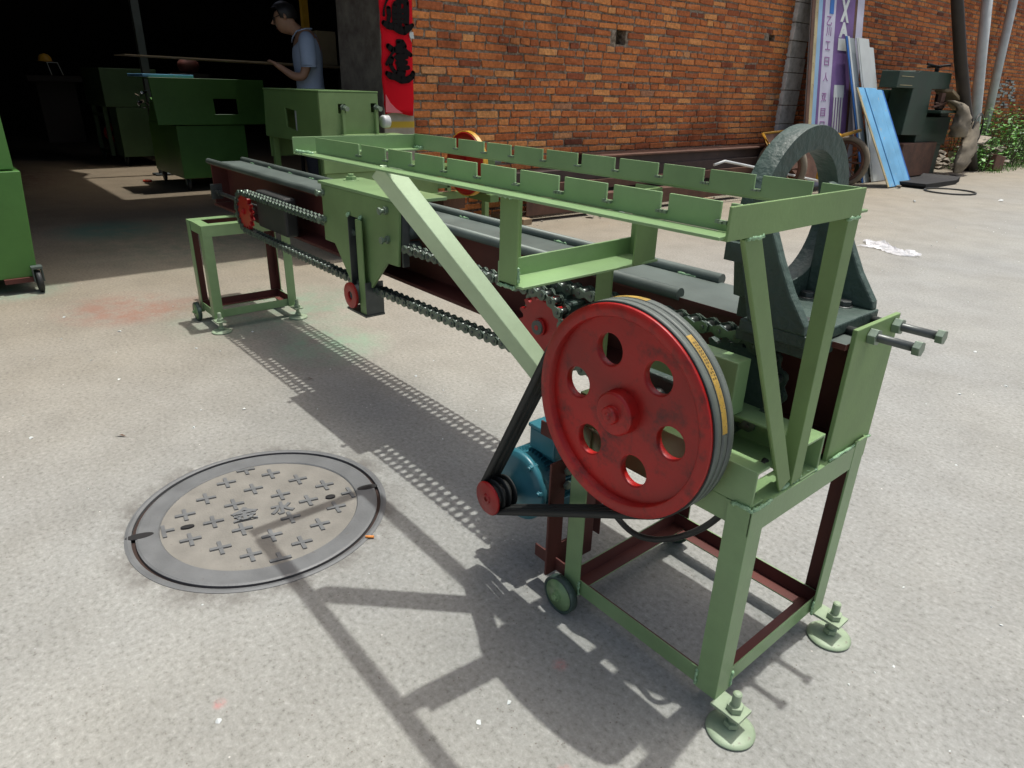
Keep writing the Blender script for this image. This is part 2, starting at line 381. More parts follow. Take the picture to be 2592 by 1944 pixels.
# ------------------------------------------------------------------ brick wall (real bricks in courses)
random.seed(7)
def brick_material():
    m, t, b = nodes('old_red_brick'); co = N(t, 'TexCoord').outputs['Object']
    at = N(t, 'Attribute', attribute_name='tone'); v = at.outputs['Fac']
    c = ramp(t, v, [(0, (.16, .055, .032)), (.2, (.33, .10, .045)), (.45, (.54, .175, .060)), (.7, (.68, .26, .085)), (.88, (.78, .38, .14)), (1, (.45, .22, .12))]).outputs[0]
    n = noisev(t, co, 38, 6, .7); c = mix(t, 1., c, ramp(t, n, [(.3, (.55, .52, .5)), (.65, (1.12, 1.1, 1.08))]).outputs[0], 'MULTIPLY')
    st = thr(t, noisev(t, co, 1.1, 4, .6), .53, .68)
    c = mix(t, st, c, mix(t, 1., c, (.50, .42, .46), 'MULTIPLY'))
    sm = thr(t, noisev(t, co, 11, 8, .8), .60, .68); c = mix(t, sm, c, (.36, .32, .25))
    t.links.new(c, b.inputs['Base Color']); b.inputs['Roughness'].default_value = .9; b.inputs['Specular IOR Level'].default_value = .2
    bump(t, b, n, .7, .006); return m
def mortar_material():
    m, t, b = nodes('lime_mortar'); co = N(t, 'TexCoord').outputs['Object']
    n = noisev(t, co, 26, 7, .75)
    c = ramp(t, n, [(.32, (.06, .042, .028)), (.48, (.19, .145, .10)), (.62, (.36, .31, .24)), (.75, (.55, .51, .44))]).outputs[0]
    t.links.new(c, b.inputs['Base Color']); b.inputs['Roughness'].default_value = .95; bump(t, b, n, 1., .012); return m
M['brick'] = brick_material(); M['mortar'] = mortar_material()
WX = -4.62
def wall_bricks(y0, y1, z0, z1, x, holes, seed, ch=.066, bl=.248, jag=.0058, tone0=0.):
    rnd = random.Random(seed); m = MB(); tones = []
    row = 0; z = z0
    while z < z1:
        header = (row % 5 == 2); L = bl/2 if header else bl
        y = y0 - rnd.random()*L; wav = .004*math.sin(row*1.7)
        while y < y1:
            l = L * rnd.uniform(.93, 1.05)
            if not header and rnd.random() < .05: l *= .55
            a, b2 = max(y, y0), min(y + l - rnd.uniform(.010, .017), y1)
            cy, cz = (a+b2)/2, z + ch/2
            if b2 - a > .03 and not any(hy0 < cy < hy1 and hz0 < cz < hz1 for hy0, hy1, hz0, hz1 in holes):
                pr = rnd.uniform(-.004, .005); h = ch - rnd.uniform(.013, .021); zz = z + rnd.uniform(-.002, .003) + .0045*mn.noise(Vector((cy*1.3, z*2, 3)))
                j = lambda: rnd.uniform(-jag, jag)
                xf = x + .006 + pr; xb = x - .05; e = .007
                # front face with eight rounded corner points
                fr = [(a+e, zz), (b2-e, zz), (b2, zz+e), (b2, zz+h-e), (b2-e, zz+h), (a+e, zz+h), (a, zz+h-e), (a, zz+e)]
                fr = [(p+j()*.8, q+j()*.8) for p, q in fr]
                i0 = [m._v((xb, p, q)) for p, q in fr]; i1 = [m._v((xf - .004, p, q)) for p, q in fr]
                cyy = (a+b2)/2; czz = zz+h/2
                i2 = [m._v((xf + j()*.4, p + (cyy-p)*.035, q + (czz-q)*.14)) for p, q in fr]
                for k in range(8):
                    q = (k+1) % 8; m.face((i0[k], i0[q], i1[q], i1[k])); m.face((i1[k], i1[q], i2[q], i2[k]))
                m.face(i2)
                tn = min(1, max(0, rnd.gauss(.54, .16) + tone0)); tones += [tn]*24
            y += l
        z += ch; row += 1
    return m, tones
def brick_wall(name, label, y0, y1, top, x, holes, seed, zb=1, **k):
    root = empty(name, (x, (y0+y1)/2, 0), label, 'brick wall')
    m, tones = wall_bricks(y0, y1, 0.0, min(top, 3.3), x, holes, seed, **k)
    o = m.build('brickwork', 'brick', root)
    at = o.data.attributes.new('tone', 'FLOAT', 'POINT'); at.data.foreach_set('value', tones)
    # mortar body with the holes punched right through the outer leaf
    m = MB(); zc = [0] ; ycuts = sorted({y0, y1} | {h for q in holes for h in q[:2]}); zcuts = sorted({0, top} | {h for q in holes for h in q[2:]})
    for a, b in zip(ycuts, ycuts[1:]):
        for c, d in zip(zcuts, zcuts[1:]):
            deep = any(q[0] <= (a+b)/2 <= q[1] and q[2] <= (c+d)/2 <= q[3] for q in holes)
            m.box((x - .26, a, c), (x - .14 if deep else x - .003, b, d))
    m.build('mortar', 'mortar', root)
    return root
brick_wall('brick_wall', 'orange brick wall with two putlog holes between the banner pillar and the grey concrete pillar', 2.27, 7.86, 3.92, WX,
           [(4.66, 4.80, 1.52, 1.66), (7.40, 7.52, 1.66, 1.78)], 11)
brick_wall('brick_wall', 'duller brown brick wall running on beyond the grey concrete pillar', 8.27, 24.0, 3.92, WX - .1, [], 5, tone0=-.12)
def block_pillar():
    m, t, b = nodes('pillar_concrete'); co = N(t, 'TexCoord').outputs['Object']; n = noisev(t, co, 7, 7, .7)
    c = ramp(t, n, [(.3, (.34, .33, .29)), (.5, (.62, .61, .56)), (.7, (.78, .77, .72))]).outputs[0]
    t.links.new(c, b.inputs['Base Color']); b.inputs['Roughness'].default_value = .92; bump(t, b, n, .8, .01); M['pillarc'] = m
    root = empty('concrete_pillar', (WX, 8.06, 0), 'rough grey block pillar between the orange and the brown brick walls', 'pillar')
    rnd = random.Random(3); z = 0; k = 0
    mb = MB()
    while z < 3.9:
        h = rnd.uniform(.17, .24); j = rnd.uniform(-.012, .012)
        mb.box((WX - .28, 7.865 + rnd.uniform(0, .01), z + .004), (WX + .045 + j*.6, 8.262 + j, z + h - .006)); z += h
    mb.build('pillar_blocks', 'pillarc', root, bevel=.006)
    mb = MB(); mb.box((WX - .27, 7.875, 0), (WX + .028, 8.25, 3.9)); mb.build('pillar_core', 'mortar', root)
block_pillar()

# ------------------------------------------------------------------ workshop: pillar, dark hall, roof
ws = empty('workshop', (-10, -1, 0), 'dark open-fronted workshop hall with a tin roof beside the brick wall', 'building')
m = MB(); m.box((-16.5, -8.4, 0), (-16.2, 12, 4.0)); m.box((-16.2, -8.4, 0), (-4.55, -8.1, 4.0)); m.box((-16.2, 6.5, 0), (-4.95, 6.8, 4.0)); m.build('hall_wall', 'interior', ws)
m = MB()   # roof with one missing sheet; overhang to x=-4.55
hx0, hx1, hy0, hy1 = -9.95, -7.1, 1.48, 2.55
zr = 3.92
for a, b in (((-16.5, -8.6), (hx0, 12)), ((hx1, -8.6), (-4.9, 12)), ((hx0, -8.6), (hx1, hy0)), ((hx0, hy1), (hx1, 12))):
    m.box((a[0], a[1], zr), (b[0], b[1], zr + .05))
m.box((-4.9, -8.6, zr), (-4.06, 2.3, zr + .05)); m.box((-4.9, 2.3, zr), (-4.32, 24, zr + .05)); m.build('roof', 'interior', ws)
m = MB(); m.poly([(hx0-.02, hy0-.02)] + [(hx0 + .9*math.sin(q), hy0 + .75*(1-math.cos(q))) for q in [0, .3, .6]] + [(hx0 + .9, hy0-.02)], X, Y, (0, 0, zr - .015), Z, .01); m.build('patch_shaping_sheet', 'interior', ws)  # unseen; curves the gap's edge to shape the light patch below
m = MB(); m.box((-4.9, -8.4, 2.5), (-4.6, 2.0, 3.92)); m.box((-4.9, -8.4, 0), (-4.6, -3.2, 2.5)); m.build('shading_lintel', 'interior', ws)  # unseen; set low with a side wall to keep the hall dark
m = MB(); m.box((-5.25, 1.985, 0), (-4.56, 2.268, 3.92))
pm, t, b = nodes('pillar_render'); co = N(t, 'TexCoord').outputs['Object']; sx = N(t, 'SeparateXYZ'); t.links.new(co, sx.inputs[0])
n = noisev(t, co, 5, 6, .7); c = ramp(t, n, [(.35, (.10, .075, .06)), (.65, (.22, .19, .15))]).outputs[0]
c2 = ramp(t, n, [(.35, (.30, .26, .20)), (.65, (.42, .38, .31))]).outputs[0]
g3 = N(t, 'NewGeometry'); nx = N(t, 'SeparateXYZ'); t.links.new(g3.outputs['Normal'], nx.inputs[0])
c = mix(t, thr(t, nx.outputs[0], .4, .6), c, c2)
def band(z0, z1):
    a = thr(t, sx.outputs[2], z0, z0+.015); b_ = thr(t, sx.outputs[2], z1, z1-.015); q = N(t, 'Math', operation='MULTIPLY'); t.links.new(a, q.inputs[0]); t.links.new(b_, q.inputs[1]); return q.outputs[0]
q = N(t, 'Math', operation='MULTIPLY'); t.links.new(band(.775, .84), q.inputs[0]); t.links.new(thr(t, nx.outputs[0], .4, .6), q.inputs[1])
c = mix(t, q.outputs[0], c, (.50, .33, .03)); t.links.new(c, b.inputs['Base Color']); b.inputs['Roughness'].default_value = .9; bump(t, b, n, .5, .006)
M['pillarr'] = pm
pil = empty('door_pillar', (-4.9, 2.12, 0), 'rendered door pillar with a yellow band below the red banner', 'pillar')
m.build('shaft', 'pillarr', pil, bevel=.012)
# banner
def banner():
    root = empty('banner', (-4.55, 2.13, .88), 'red vertical banner with large black brush characters on the door pillar', 'banner')
    M['banner'] = paint('banner_red', (.60, .004, .014), .7, .05, 3, bumpd=.0005, spec=.12)
    M['bannerback'] = paint('banner_back', (.62, .14, .16), .6, .08, 5)
    M['ink'] = paint('banner_ink', (.010, .009, .009), .8, .1, spec=.1)
    rnd = random.Random(4); m = MB(); ny, nz = 14, 60; z0, z1 = .885, 3.1; y0, y1 = 1.972, 2.268; g = []
    for i in range(nz + 1):
        z = z0 + (z1 - z0)*i/nz; rowv = []
        lft = y0 + .006*math.sin(z*9) + (.012 if z < 1.45 else 0) + .004*rnd.uniform(-1, 1); rt = y1 - (.010 if z < 1.43 else 0) - .012*max(0, (1.05 - z)/.2) + .002*rnd.uniform(-1, 1)
        if abs(z - 1.455) < .025: rt -= .03
        for k in range(ny + 1):
            u = k/ny; x = -4.548 + .012*math.sin(u*3.1) + .004*math.sin(z*5 + u*4)
            zz = z + (.012*math.sin(u*5) if i == 0 else 0)
            if i <= 2: x += .006*(2-i)*(1-u)
            rowv.append(m._v((x, lft + (rt - lft)*u, zz)))
        g.append(rowv)
    for i in range(nz):
        for k in range(ny):
            u = k/ny; m.face((g[i][k], g[i][k+1], g[i+1][k+1], g[i+1][k]), 0, True)
    o = m.build('cloth', ['banner', 'bannerback'], root); sm = o.modifiers.new('thick', 'SOLIDIFY'); sm.thickness = .0015
    def LM(x, y): return 2.122 + (x - 905)*.27/375, 1.48 - .00061*(y - 320) + (x - 725)*.00005
    def brush(m, pts, ws, dx):
        q = [Vector((*LM(x, y), 0)) for x, y in pts]; w = [v*.29/375/2 for v in ws]; q2 = []; w2 = []
        for k in range(len(q) - 1):
            for j in range(6): t_ = j/6; q2.append(q[k].lerp(q[k+1], t_)); w2.append(w[k] + (w[k+1] - w[k])*t_)
        q2.append(q[-1]); w2.append(w[-1])
        for p_, r_ in zip(q2, w2): m.poly([(p_.x + r_*math.cos(2*math.pi*j/12), p_.y + r_*math.sin(2*math.pi*j/12)) for j in range(12)], Y, Z, (-4.527 + dx, 0, 0), X, .001)
        for k in range(len(q2) - 1):
            d_ = (q2[k+1] - q2[k]).normalized(); n_ = Vector((-d_.y, d_.x, 0))
            m.poly([tuple((q2[k] + n_*w2[k])[:2]), tuple((q2[k] - n_*w2[k])[:2]), tuple((q2[k+1] - n_*w2[k+1])[:2]), tuple((q2[k+1] + n_*w2[k+1])[:2])], Y, Z, (-4.527 + dx, 0, 0), X, .0013)
    tong = [([(770, -95), (900, -90), (1010, -80), (930, -20)], [26, 34, 44, 30]), ([(800, -60), (790, 10), (765, 60), (745, 120), (742, 175)], [40, 26, 18, 20, 30]), ([(800, 105), (805, 180), (790, 245)], [52, 46, 40]),
            ([(868, 70), (862, 150), (858, 250)], [44, 44, 36]), ([(925, 30), (925, 150), (925, 290)], [56, 58, 58]), ([(1015, 35), (1015, 150), (1012, 270)], [66, 66, 58]), ([(875, 45), (940, 22), (1020, 40)], [30, 36, 44]),
            ([(860, 130), (1000, 128)], [44, 44]), ([(860, 190), (1000, 188)], [40, 40]), ([(860, 243), (1000, 243)], [36, 36]),
            ([(735, 258), (790, 290), (850, 300), (920, 335), (980, 350), (1040, 315), (1085, 285)], [50, 66, 62, 78, 74, 60, 34])]
    da = [([(895, 465), (950, 478), (978, 520)], [44, 60, 56]), ([(780, 515), (818, 548)], [54, 60]), ([(862, 555), (960, 560), (1000, 585), (1050, 620)], [60, 66, 50, 44]), ([(835, 585), (775, 655), (750, 715)], [26, 18, 34]),
          ([(905, 480), (925, 600), (925, 700), (930, 800), (915, 880)], [56, 100, 108, 104, 90]), ([(865, 640), (1000, 640)], [40, 44]), ([(880, 705), (990, 705)], [46, 46]), ([(900, 765), (1015, 765)], [50, 44]), ([(815, 655), (795, 720), (830, 790), (860, 815)], [54, 48, 40, 40]),
          ([(750, 820), (790, 850), (860, 870), (920, 905), (1000, 905), (1060, 870), (1072, 830)], [50, 66, 62, 70, 66, 58, 50])]
    for strokes in (tong, da):
        m = MB()
        for k, (p_, w_) in enumerate(strokes): brush(m, p_, w_, .0003*k)
        m.build('brush_character', 'ink', root)
    m = MB(); m.poly([(1.985, .900), (2.14, .893), (2.08, .925), (2.03, .968), (1.99, 1.03)], Y, Z, (-4.5265, 0, 0), X, .001); m.build('faded_corner', 'bannerback', root)
    m = MB(); m.poly([(2.236, 1.43), (2.268, 1.428), (2.262, 1.475), (2.23, 1.47), (2.226, 1.452)], Y, Z, (-4.536, 0, 0), X, .002); m.build('torn_patch', 'white', root)
banner()
# ================================================================== the draw bench (measured units, scaled by S)
def K(): return MB(S)
zt, aN, wN, zb = .649, .557, .5513, .075
BY0, BY1, BZT, BZB = .339, .585, .965, .668
root = empty('draw_bench', (-1.3, .2, 0), 'long green chain-driven draw bench with a slotted tray, red flywheel and black ring die block', 'machine')
# ---- one levelling foot and one wheel, then copies
def foot(parent, at):
    x, y = at
    e = empty('levelling_foot', Vector((x, y, 0))*S, parent=parent)
    m = K(); m.lathe([(0.0001, 0), (.058, 0), (.062, .004), (.062, .008), (.053, .013), (.02, .019), (.0001, .020)], (x, y, 0), Z, 48, closed=False); m.build('disc', 'padgreen', e)
    m = K(); m.cyl((x, y, .015), (x, y, .130), .0115, 14); m.hexa((x, y, .022), Z, .020, .015); m.hexa((x, y, .077), Z, .0215, .017); m.lathe([(.0001, .133), (.008, .133), (.0115, .129)], (x, y, 0), Z, 14, closed=False); m.build('threaded_stud', 'padgreen', e, bevel=.0008)
    m = K(); m.box((x - .052, y - .030, .068), (x + .031, y + .030, .0765)); m.build('foot_tab', 'padgreen', e, bevel=.001)
    return e
def wheel(parent, at, r=.062):
    x, y, z = at
    e = empty('wheel', Vector(at)*S, parent=parent)
    m = K(); m.lathe([(0.0001, -.010), (r*.86, -.010), (r*.9, -.013), (r, -.012), (r, .012), (r*.9, .013), (0.0001, .012)], at, Y, 48, closed=False); m.build('tyre', 'cast', e)
    m = K(); m.lathe([(0.0001, -.0145), (r*.84, -.0115), (r*.84, -.008)], at, Y, 40, closed=False); m.build('hub_plate', 'green', e)
    m = K(); m.hexa((x, y - .013, z), -Y, .017, .010); m.cyl((x, y - .02, z), (x, y - .032, z), .0095, 14); m.cyl((x, y + .01, z), (x, y + .045, z), .01, 14); m.build('axle_bolt', 'green', e, bevel=.0008)
    return e
def stand(name, x0, x1, top, w, label=None, wfl=.062):
    """x1 = end with the levelling feet"""
    e = empty(name, Vector((x1, 0, 0))*S, parent=root)
    zb_ = zb
    for i, (cx, cy, ax, ay) in enumerate(((x1, 0, -1, 1), (x1, w, -1, -1), (x0, 0, 1, 1), (x0, w, 1, -1))):
        m = K(); topz = top + (.015 if (cx == x1 and cy == w) else -.001)
        if i == 1: m.angle((cx + .002, cy + .002, zb_), (cx + .002, cy + .002, topz), X*ax, Y*ay, wfl, .006, inner=1)
        else: m.angle((cx, cy, zb_), (cx, cy, topz), X*ax, Y*ay, wfl, .006, inner=1)
        m.build('leg', ['green', 'primer'], e, bevel=.001)
    # lower rails: vertical flange outside, horizontal flange inside
    zr = zb_ + .003; q = .0075
    for nm, p0, p1, A in (('lower_rail', (x0 + q, q, zr), (x1 - q, q, zr), Y), ('lower_rail', (x0 + q, w - q, zr), (x1 - q, w - q, zr), -Y),
                          ('lower_rail', (x1 - q, q + .001, zr + .0015), (x1 - q, w - q - .001, zr + .0015), -X), ('lower_rail', (x0 + q, q + .001, zr + .0015), (x0 + q, w - q - .001, zr + .0015), X)):
        m = K(); m.angle(p0, p1, A, Z, .05, .005, inner=1); m.build(nm, ['green', 'primer'], e, bevel=.0008)
    zt_ = top
    for p0, p1, A in (((x0 + q, q, zt_), (x1 - q, q, zt_), Y), ((x0 + q, w - q, zt_), (x1 - q, w - q, zt_), -Y), ((x1 + .001, .0, zt_ + .002), (x1 + .001, w - .0, zt_ + .002), -X), ((x0 - .001, 0, zt_ + .002), (x0 - .001, w, zt_ + .002), X)):
        m = K(); m.angle(p0, p1, A, -Z, .07 if A.x else .062, .006, inner=1); m.build('top_rail', ['green', 'primer'], e, bevel=.001)
    for y in (.016, w - .016): foot(e, (x1 + .048, y))
    for y in (-.024, w + .002): wheel(e, (x0 + .012, y, .063))
    return e
near = stand('near_stand', -aN, 0, zt, wN)
far = stand('far_stand', -4.103, -3.803, .672, wN, wfl=.058)
# weld beads
def weld(parent, p0, p1, n=14, r=.0055, seed=1):
    rnd = random.Random(seed); p0 = Vector(p0); p1 = Vector(p1); m = K(); pts = []; rs = []
    for k in range(n + 1):
        pts.append(p0.lerp(p1, k/n) + Vector((rnd.uniform(-1, 1), rnd.uniform(-1, 1), rnd.uniform(-1, 1)))*r*.35); rs.append(r*rnd.uniform(.6, 1.15))
    m.tube(pts, rs, 7); m.build('weld_bead', 'weld', parent, smooth=True)
weld(near, (-.05, -.002, zt + .002), (.001, -.002, zt + .003), 10, seed=3); weld(near, (.002, .002, zt + .003), (.002, .075, zt + .004), 12, seed=4)
# ---- channels on the near stand
m = K(); m.channel((-aN + .01, .002, zt + .003), (-.006, .002, zt + .003), Y, Z, .052, .094, .007); m.build('bearing_channel', ['green'], root, bevel=.0015)
m = K(); m.channel((-aN + .01, .290, zt + .003), (.0, .290, zt + .003), -Y, Z, .085, .102, .007); m.build('bearing_channel', ['green'], root, bevel=.0015)
# ---- bed beam: I section in red primer with worn steel top
m = K(); h = BZT - BZB; wB = BY1 - BY0; t1, t2 = .016, .010
pr = [(0,0),(wB,0),(wB,t1),(wB/2+t2/2,t1),(wB/2+t2/2,h-t1),(wB,h-t1),(wB,h),(0,h),(0,h-t1),(wB/2-t2/2,h-t1),(wB/2-t2/2,t1),(0,t1)]
m.sweep(pr, (-4.585, BY0, BZB), (-.022, BY0, BZB), Y, Z, [0]*6 + [1] + [0]*5)
beam = m.build('bed_beam', ['primer', 'steel'], root, bevel=.001)
for y in (BY0 + .002, BY1 - .002):
    rb = K(); rb.cyl((-4.59, y, BZT + .008), (-.505 if y < .4 else -.53, y, BZT + .008), .0185, 20); rb.build('slide_bar', 'steel' if True else 'cast', beam)
    rnd = random.Random(5)
    for k in range(13):
        x = -4.4 + k*.31 + rnd.uniform(-.04, .04); s_ = 1 if y < .4 else -1
        weld(beam, (x, y + s_*.017, BZT + .002), (x + .07, y + s_*.017, BZT + .002), 8, .006, seed=k)
m = K(); m.box((-4.588, BY0 + .012, BZB + .02), (-4.575, BY1 - .012, BZT - .018)); m.build('tail_plate', 'primer', beam)
m = K(); m.box((-.020, .350, zt - .06), (-.008, .588, 1.002)); ep = m.build('end_plate', 'green2', root, bevel=.0015)
# adjusting screws through the end plate
for y in (.424, .560):
    e = empty('adjusting_screw', Vector((-.01, y, .975))*S, parent=root)
    m = K(); m.cyl((-.09, y, .975), (.094, y, .975), .0105, 16); m.build('screw_rod', 'rod', e)
    m = K(); m.hexa((-.007, y, .975), X, .021, .020); m.build('lock_nut', 'bolt', e, bevel=.001)
    m = K(); m.hexa((.094, y, .975), X, .019, .017); m.build('screw_head', 'bolt', e, bevel=.001)
# ---- ring die block
db = empty('die_block', Vector((-.2, .46, .97))*S, parent=root)
yc, zc, ro, ri = .468, 1.215, .222, .165
m = K(); m.poly([(.315, .968), (.63, .968), (.63, 1.10), (.625, 1.16)] + [(yc + ro*math.cos(q), zc + ro*math.sin(q)) for q in [R(a) for a in range(-16, 197, 4)]] + [(.252, 1.175), (.215, 1.175), (.215, 1.13), (.262, 1.125), (.285, 1.03), (.315, 1.02)], Y, Z, (-.305, 0, 0), X, .055, holes=[circ(yc, zc, ri, 72)])
m.build('ring_plate', 'cast', db, bevel=.003)
m = K(); m.poly([(-.235, .215), (-.062, .215), (-.062, .590), (-.30, .590), (-.30, .33), (-.235, .33)], X, Y, (0, 0, .968), Z, .030); m.build('base_plate', 'cast', db, bevel=.003)
m = K(); m.box((-.255, .24, .935), (-.055, .352, .966)); m.build('clamp_strip', 'cast', db, bevel=.002)
for y in (.213, .556):
    gx = -.215 if y < .3 else -.252
    m = K(); m.poly([(gx, .997), (-.066, .997), (-.070, 1.02), (-.118, 1.085), (-.158, 1.155), (-.192, 1.225), (-.222, 1.29), (-.252, 1.30), (-.252, 1.12)], X, Z, (0, y, 0), Y, .030); m.build('gusset', 'cast', db, bevel=.004)
for x, y in ((-.232, .535), (-.130, .535), (-.205, .30), (-.115, .30)):
    m = K(); m.lathe([(.0001, 0), (.022, 0), (.022, .003), (.0001, .003)], (x, y, .998), Z, 20, closed=False); m.hexa((x, y, 1.001), Z, .0185, .013); m.build('hex_bolt', 'rod', db, bevel=.0012)
# ---- slotted tray
tx0, tx1, ty0, ty1, tz0, tz1 = -1.532, .033, -.322, .123, 1.294, 1.343
tray = empty('slotted_tray', Vector((-.75, -.1, tz0))*S, parent=root)
def comb(slots, x0, x1, y, out, zlo, zhi, sd=.028, sw=.0084):
    pts = [(x0, zlo), (x1, zlo), (x1, zhi)]
    for s_ in sorted(slots, reverse=True): pts += [(s_ + sw, zhi), (s_ + sw, zhi - sd), (s_ - sw, zhi - sd), (s_ - sw, zhi)]
    pts.append((x0, zhi)); m = K(); m.poly(pts, X, Z, (0, y, 0), Y, .005)
    m.box((x0, y + (.0 if out < 0 else .005), zlo - .0055), (x1, y + out*.048 + (.005 if out > 0 else 0), zlo)); return m
sn = [.93*q + .0426 for q in [-1.315, -1.16, -1.022, -.871, -.731, -.587, -.445, -.308, -.174, -.046]]
sf = [.93*q + .0426 for q in [-1.417, -1.256, -1.116, -.966, -.818, -.675, -.526, -.386, -.247, -.109]]
m = comb(sn, tx0 + .07, tx1 - .006, ty0 + .038, -1, tz0 + .006, tz1 + .002); m.build('side_angle', 'green', tray, bevel=.0008)
m = comb(sf, tx0 + .0, tx1 - .006, ty1 - .008, 1, tz0 + .006, tz1 + .002); m.build('side_angle', 'green', tray, bevel=.0008)
m = K(); m.angle((tx1, ty0 + .004, tz0 - .002), (tx1, ty1 + .004, tz0 - .002), -X, Z, .052, .005, w2=.053); m.build('end_angle', 'green2', tray, bevel=.0008)
m = K(); m.angle((tx0, ty0 - .006, tz0 - .001), (tx0, ty1 + .0, tz0 - .001), X, Z, .047, .005, w2=.050); m.build('end_angle', 'green', tray, bevel=.0008)
for s_ in sn: pass
weld(tray, (tx0 + .01, ty0 + .0, tz0 + .008), (tx0 + .11, ty0 + .01, tz0 + .008), 16, .006, 8)
weld(tray, (tx0 + .012, ty1 - .012, tz0 + .008), (tx0 + .06, ty1 - .012, tz0 + .008), 12, .006, 9)
# little burrs left at the foot of the slots
m = K(); rnd = random.Random(2)
for lst, y in ((sn, ty0 + .036), (sf, ty1 - .010)):
    for s_ in lst:
        for q in range(3): m.box((s_ - .012 + q*.008, y, tz1 - .031), (s_ - .006 + q*.008, y - rnd.uniform(.003, .008), tz1 - .028 + rnd.uniform(0, .003)))
m.build('slot_burr', 'bolt', tray)
# ---- tray supports
us = empty('hanger_frame', Vector((-.52, -.1, 1.10))*S, parent=root)
m = K(); m.angle((-.549, ty0 + .030, 1.094), (-.549, ty0 + .030, tz0 - .002), X, Y, .060, .006); m.build('post', 'green2', us, bevel=.001)
m = K(); m.angle((-.432, ty1 - .010, 1.112), (-.432, ty1 - .010, tz0 - .002), -X, -Y, .080, .006); m.build('post', 'green2', us, bevel=.001)
m = K(); m.angle((-.553, ty0 + .030, 1.096), (-.515, ty1 - .004, 1.113), X, Z, .088, .006, w2=.048); m.build('cross_angle', 'green', us, bevel=.001)
m = K(); m.angle((-.612, .100, zt + .10), (-.612, .100, 1.108), X, Y, .056, .006); m.build('post', 'green2', us, bevel=.001)
weld(us, (-.545, ty0 + .022, tz0 - .003), (-.49, ty0 + .022, tz0 - .003), 8, .005, 5); weld(us, (-.488, ty0 + .036, 1.105), (-.488, ty0 + .036, 1.14), 8, .004, 6)
def bar(p0, p1, side, w=.055, t=.055, mat='green2', name='brace', parent=root):
    """square tube whose face 'side' is turned to the camera side (-y)"""
    p0, p1 = Vector(p0), Vector(p1); d = (p1 - p0).normalized(); A = Vector(side).normalized(); B = d.cross(A).normalized()
    m = K(); m.sweep([(-w/2, -t/2), (w/2, -t/2), (w/2, t/2), (-w/2, t/2)], p0, p1, A, B); return m.build(name, mat, parent, bevel=.002)
bar((-1.060, ty0 + .045, tz0 - .006), (-.615, .040, .658), Y, .058, .060, 'bright', 'diagonal_brace')
# V braces: the left one leans to the tray corner, the right one stands upright
def vee(b0, t0, wfront, depth, side):
    b0 = Vector(b0); t0 = Vector(t0); d = (t0 - b0).normalized(); A = Vector((0, 1, 0)); A = (A - d*A.dot(d)).normalized(); m = K()
    w_ = wfront; th = .006
    if side < 0: pr = [(0,0),(w_,0),(w_,-th),(th,-th),(th,-depth),(0,-depth)]
    else: pr = [(0,0),(w_,0),(w_,-depth),(w_-th,-depth),(w_-th,-th),(0,-th)]
    m.sweep(pr, b0, t0, A, X); m.build('vee_brace', 'green2', root, bevel=.001)
vee((-.004, .120, zt + .004), (.029, -.263, tz0 - .006), .044, .04, 1)
vee((-.003, .168, zt + .004), (.030, .086, tz0 - .006), .044, .036, -1)
weld(root, (-.008, .13, zt + .006), (-.008, .24, zt + .006), 14, .0055, 12)

# ---- chains
CH_Y = .236
def chain(name, c0, c1, r, y, parent, mats, pitch=.0445, width=.046, sag=.0, ph=0.):
    """closed roller chain round two centres (x,z)"""
    x0, z0 = c0; x1, z1 = c1
    L = x1 - x0; per = 2*math.hypot(L, z1 - z0) + 2*math.pi*r
    n = int(round(per/pitch)); n += n % 2; pitch = per/n
    ang = math.atan2(z1 - z0, L); d = (math.cos(ang), math.sin(ang)); nn = (-d[1], d[0]); LL = math.hypot(L, z1-z0)
    def at(s_):
        s_ %= per
        if s_ < LL: u = s_; return (x0 + nn[0]*r + d[0]*u, z0 + nn[1]*r + d[1]*u - sag*.4*math.sin(math.pi*u/LL))
        s_ -= LL
        if s_ < math.pi*r: a = math.pi/2 - s_/r; return (x1 + r*math.cos(a + ang), z1 + r*math.sin(a + ang))
        s_ -= math.pi*r
        if s_ < LL: u = s_; return (x1 - nn[0]*r - d[0]*u, z1 - nn[1]*r - d[1]*u - sag*math.sin(math.pi*u/LL))
        s_ -= LL; a = -math.pi/2 - s_/r; return (x0 + r*math.cos(a + ang), z0 + r*math.sin(a + ang))
    P_ = [at(k*pitch + ph) for k in range(n)]; m = K()
    pr = .0175
    def plate(p, q, yy, th):
        px, pz = p; qx, qz = q; dx, dz = qx-px, qz-pz; l = math.hypot(dx, dz); ux, uz = dx/l, dz/l; vx, vz = -uz, ux
        o = []
        for a in range(-100, 101, 40): o.append((l/2 + l/2 + pr*math.cos(R(a)), pr*math.sin(R(a))))
        o.append((l/2, pr*.45))
        for a in range(80, 281, 40): o.append((pr*math.cos(R(a)), pr*math.sin(R(a))))
        o.append((l/2, -pr*.45))
        k = len(o); i0 = [m._v((px + ux*a + vx*b, yy, pz + uz*a + vz*b)) for a, b in o]; i1 = [m._v((px + ux*a + vx*b, yy + th, pz + uz*a + vz*b)) for a, b in o]
        m.face(i0); m.face(i1[::-1])
        for j in range(k): m.face((i0[j], i0[(j+1)%k], i1[(j+1)%k], i1[j]))
    for k in range(n):
        p, q = P_[k], P_[(k+1) % n]; outer = k % 2 == 0
        hw = width/2 if outer else width/2 - .0062
        for s_ in (-1, 1): plate(p, q, y + s_*hw - (.0025 if True else 0), .005)
        m.cyl((p[0], y - width/2 + .008, p[1]), (p[0], y + width/2 - .008, p[1]), .0115, 10, 1)
        m.cyl((p[0], y - width/2 - .006, p[1]), (p[0], y + width/2 + .006, p[1]), .0062, 8, 1)
    return m.build(name, mats, parent)
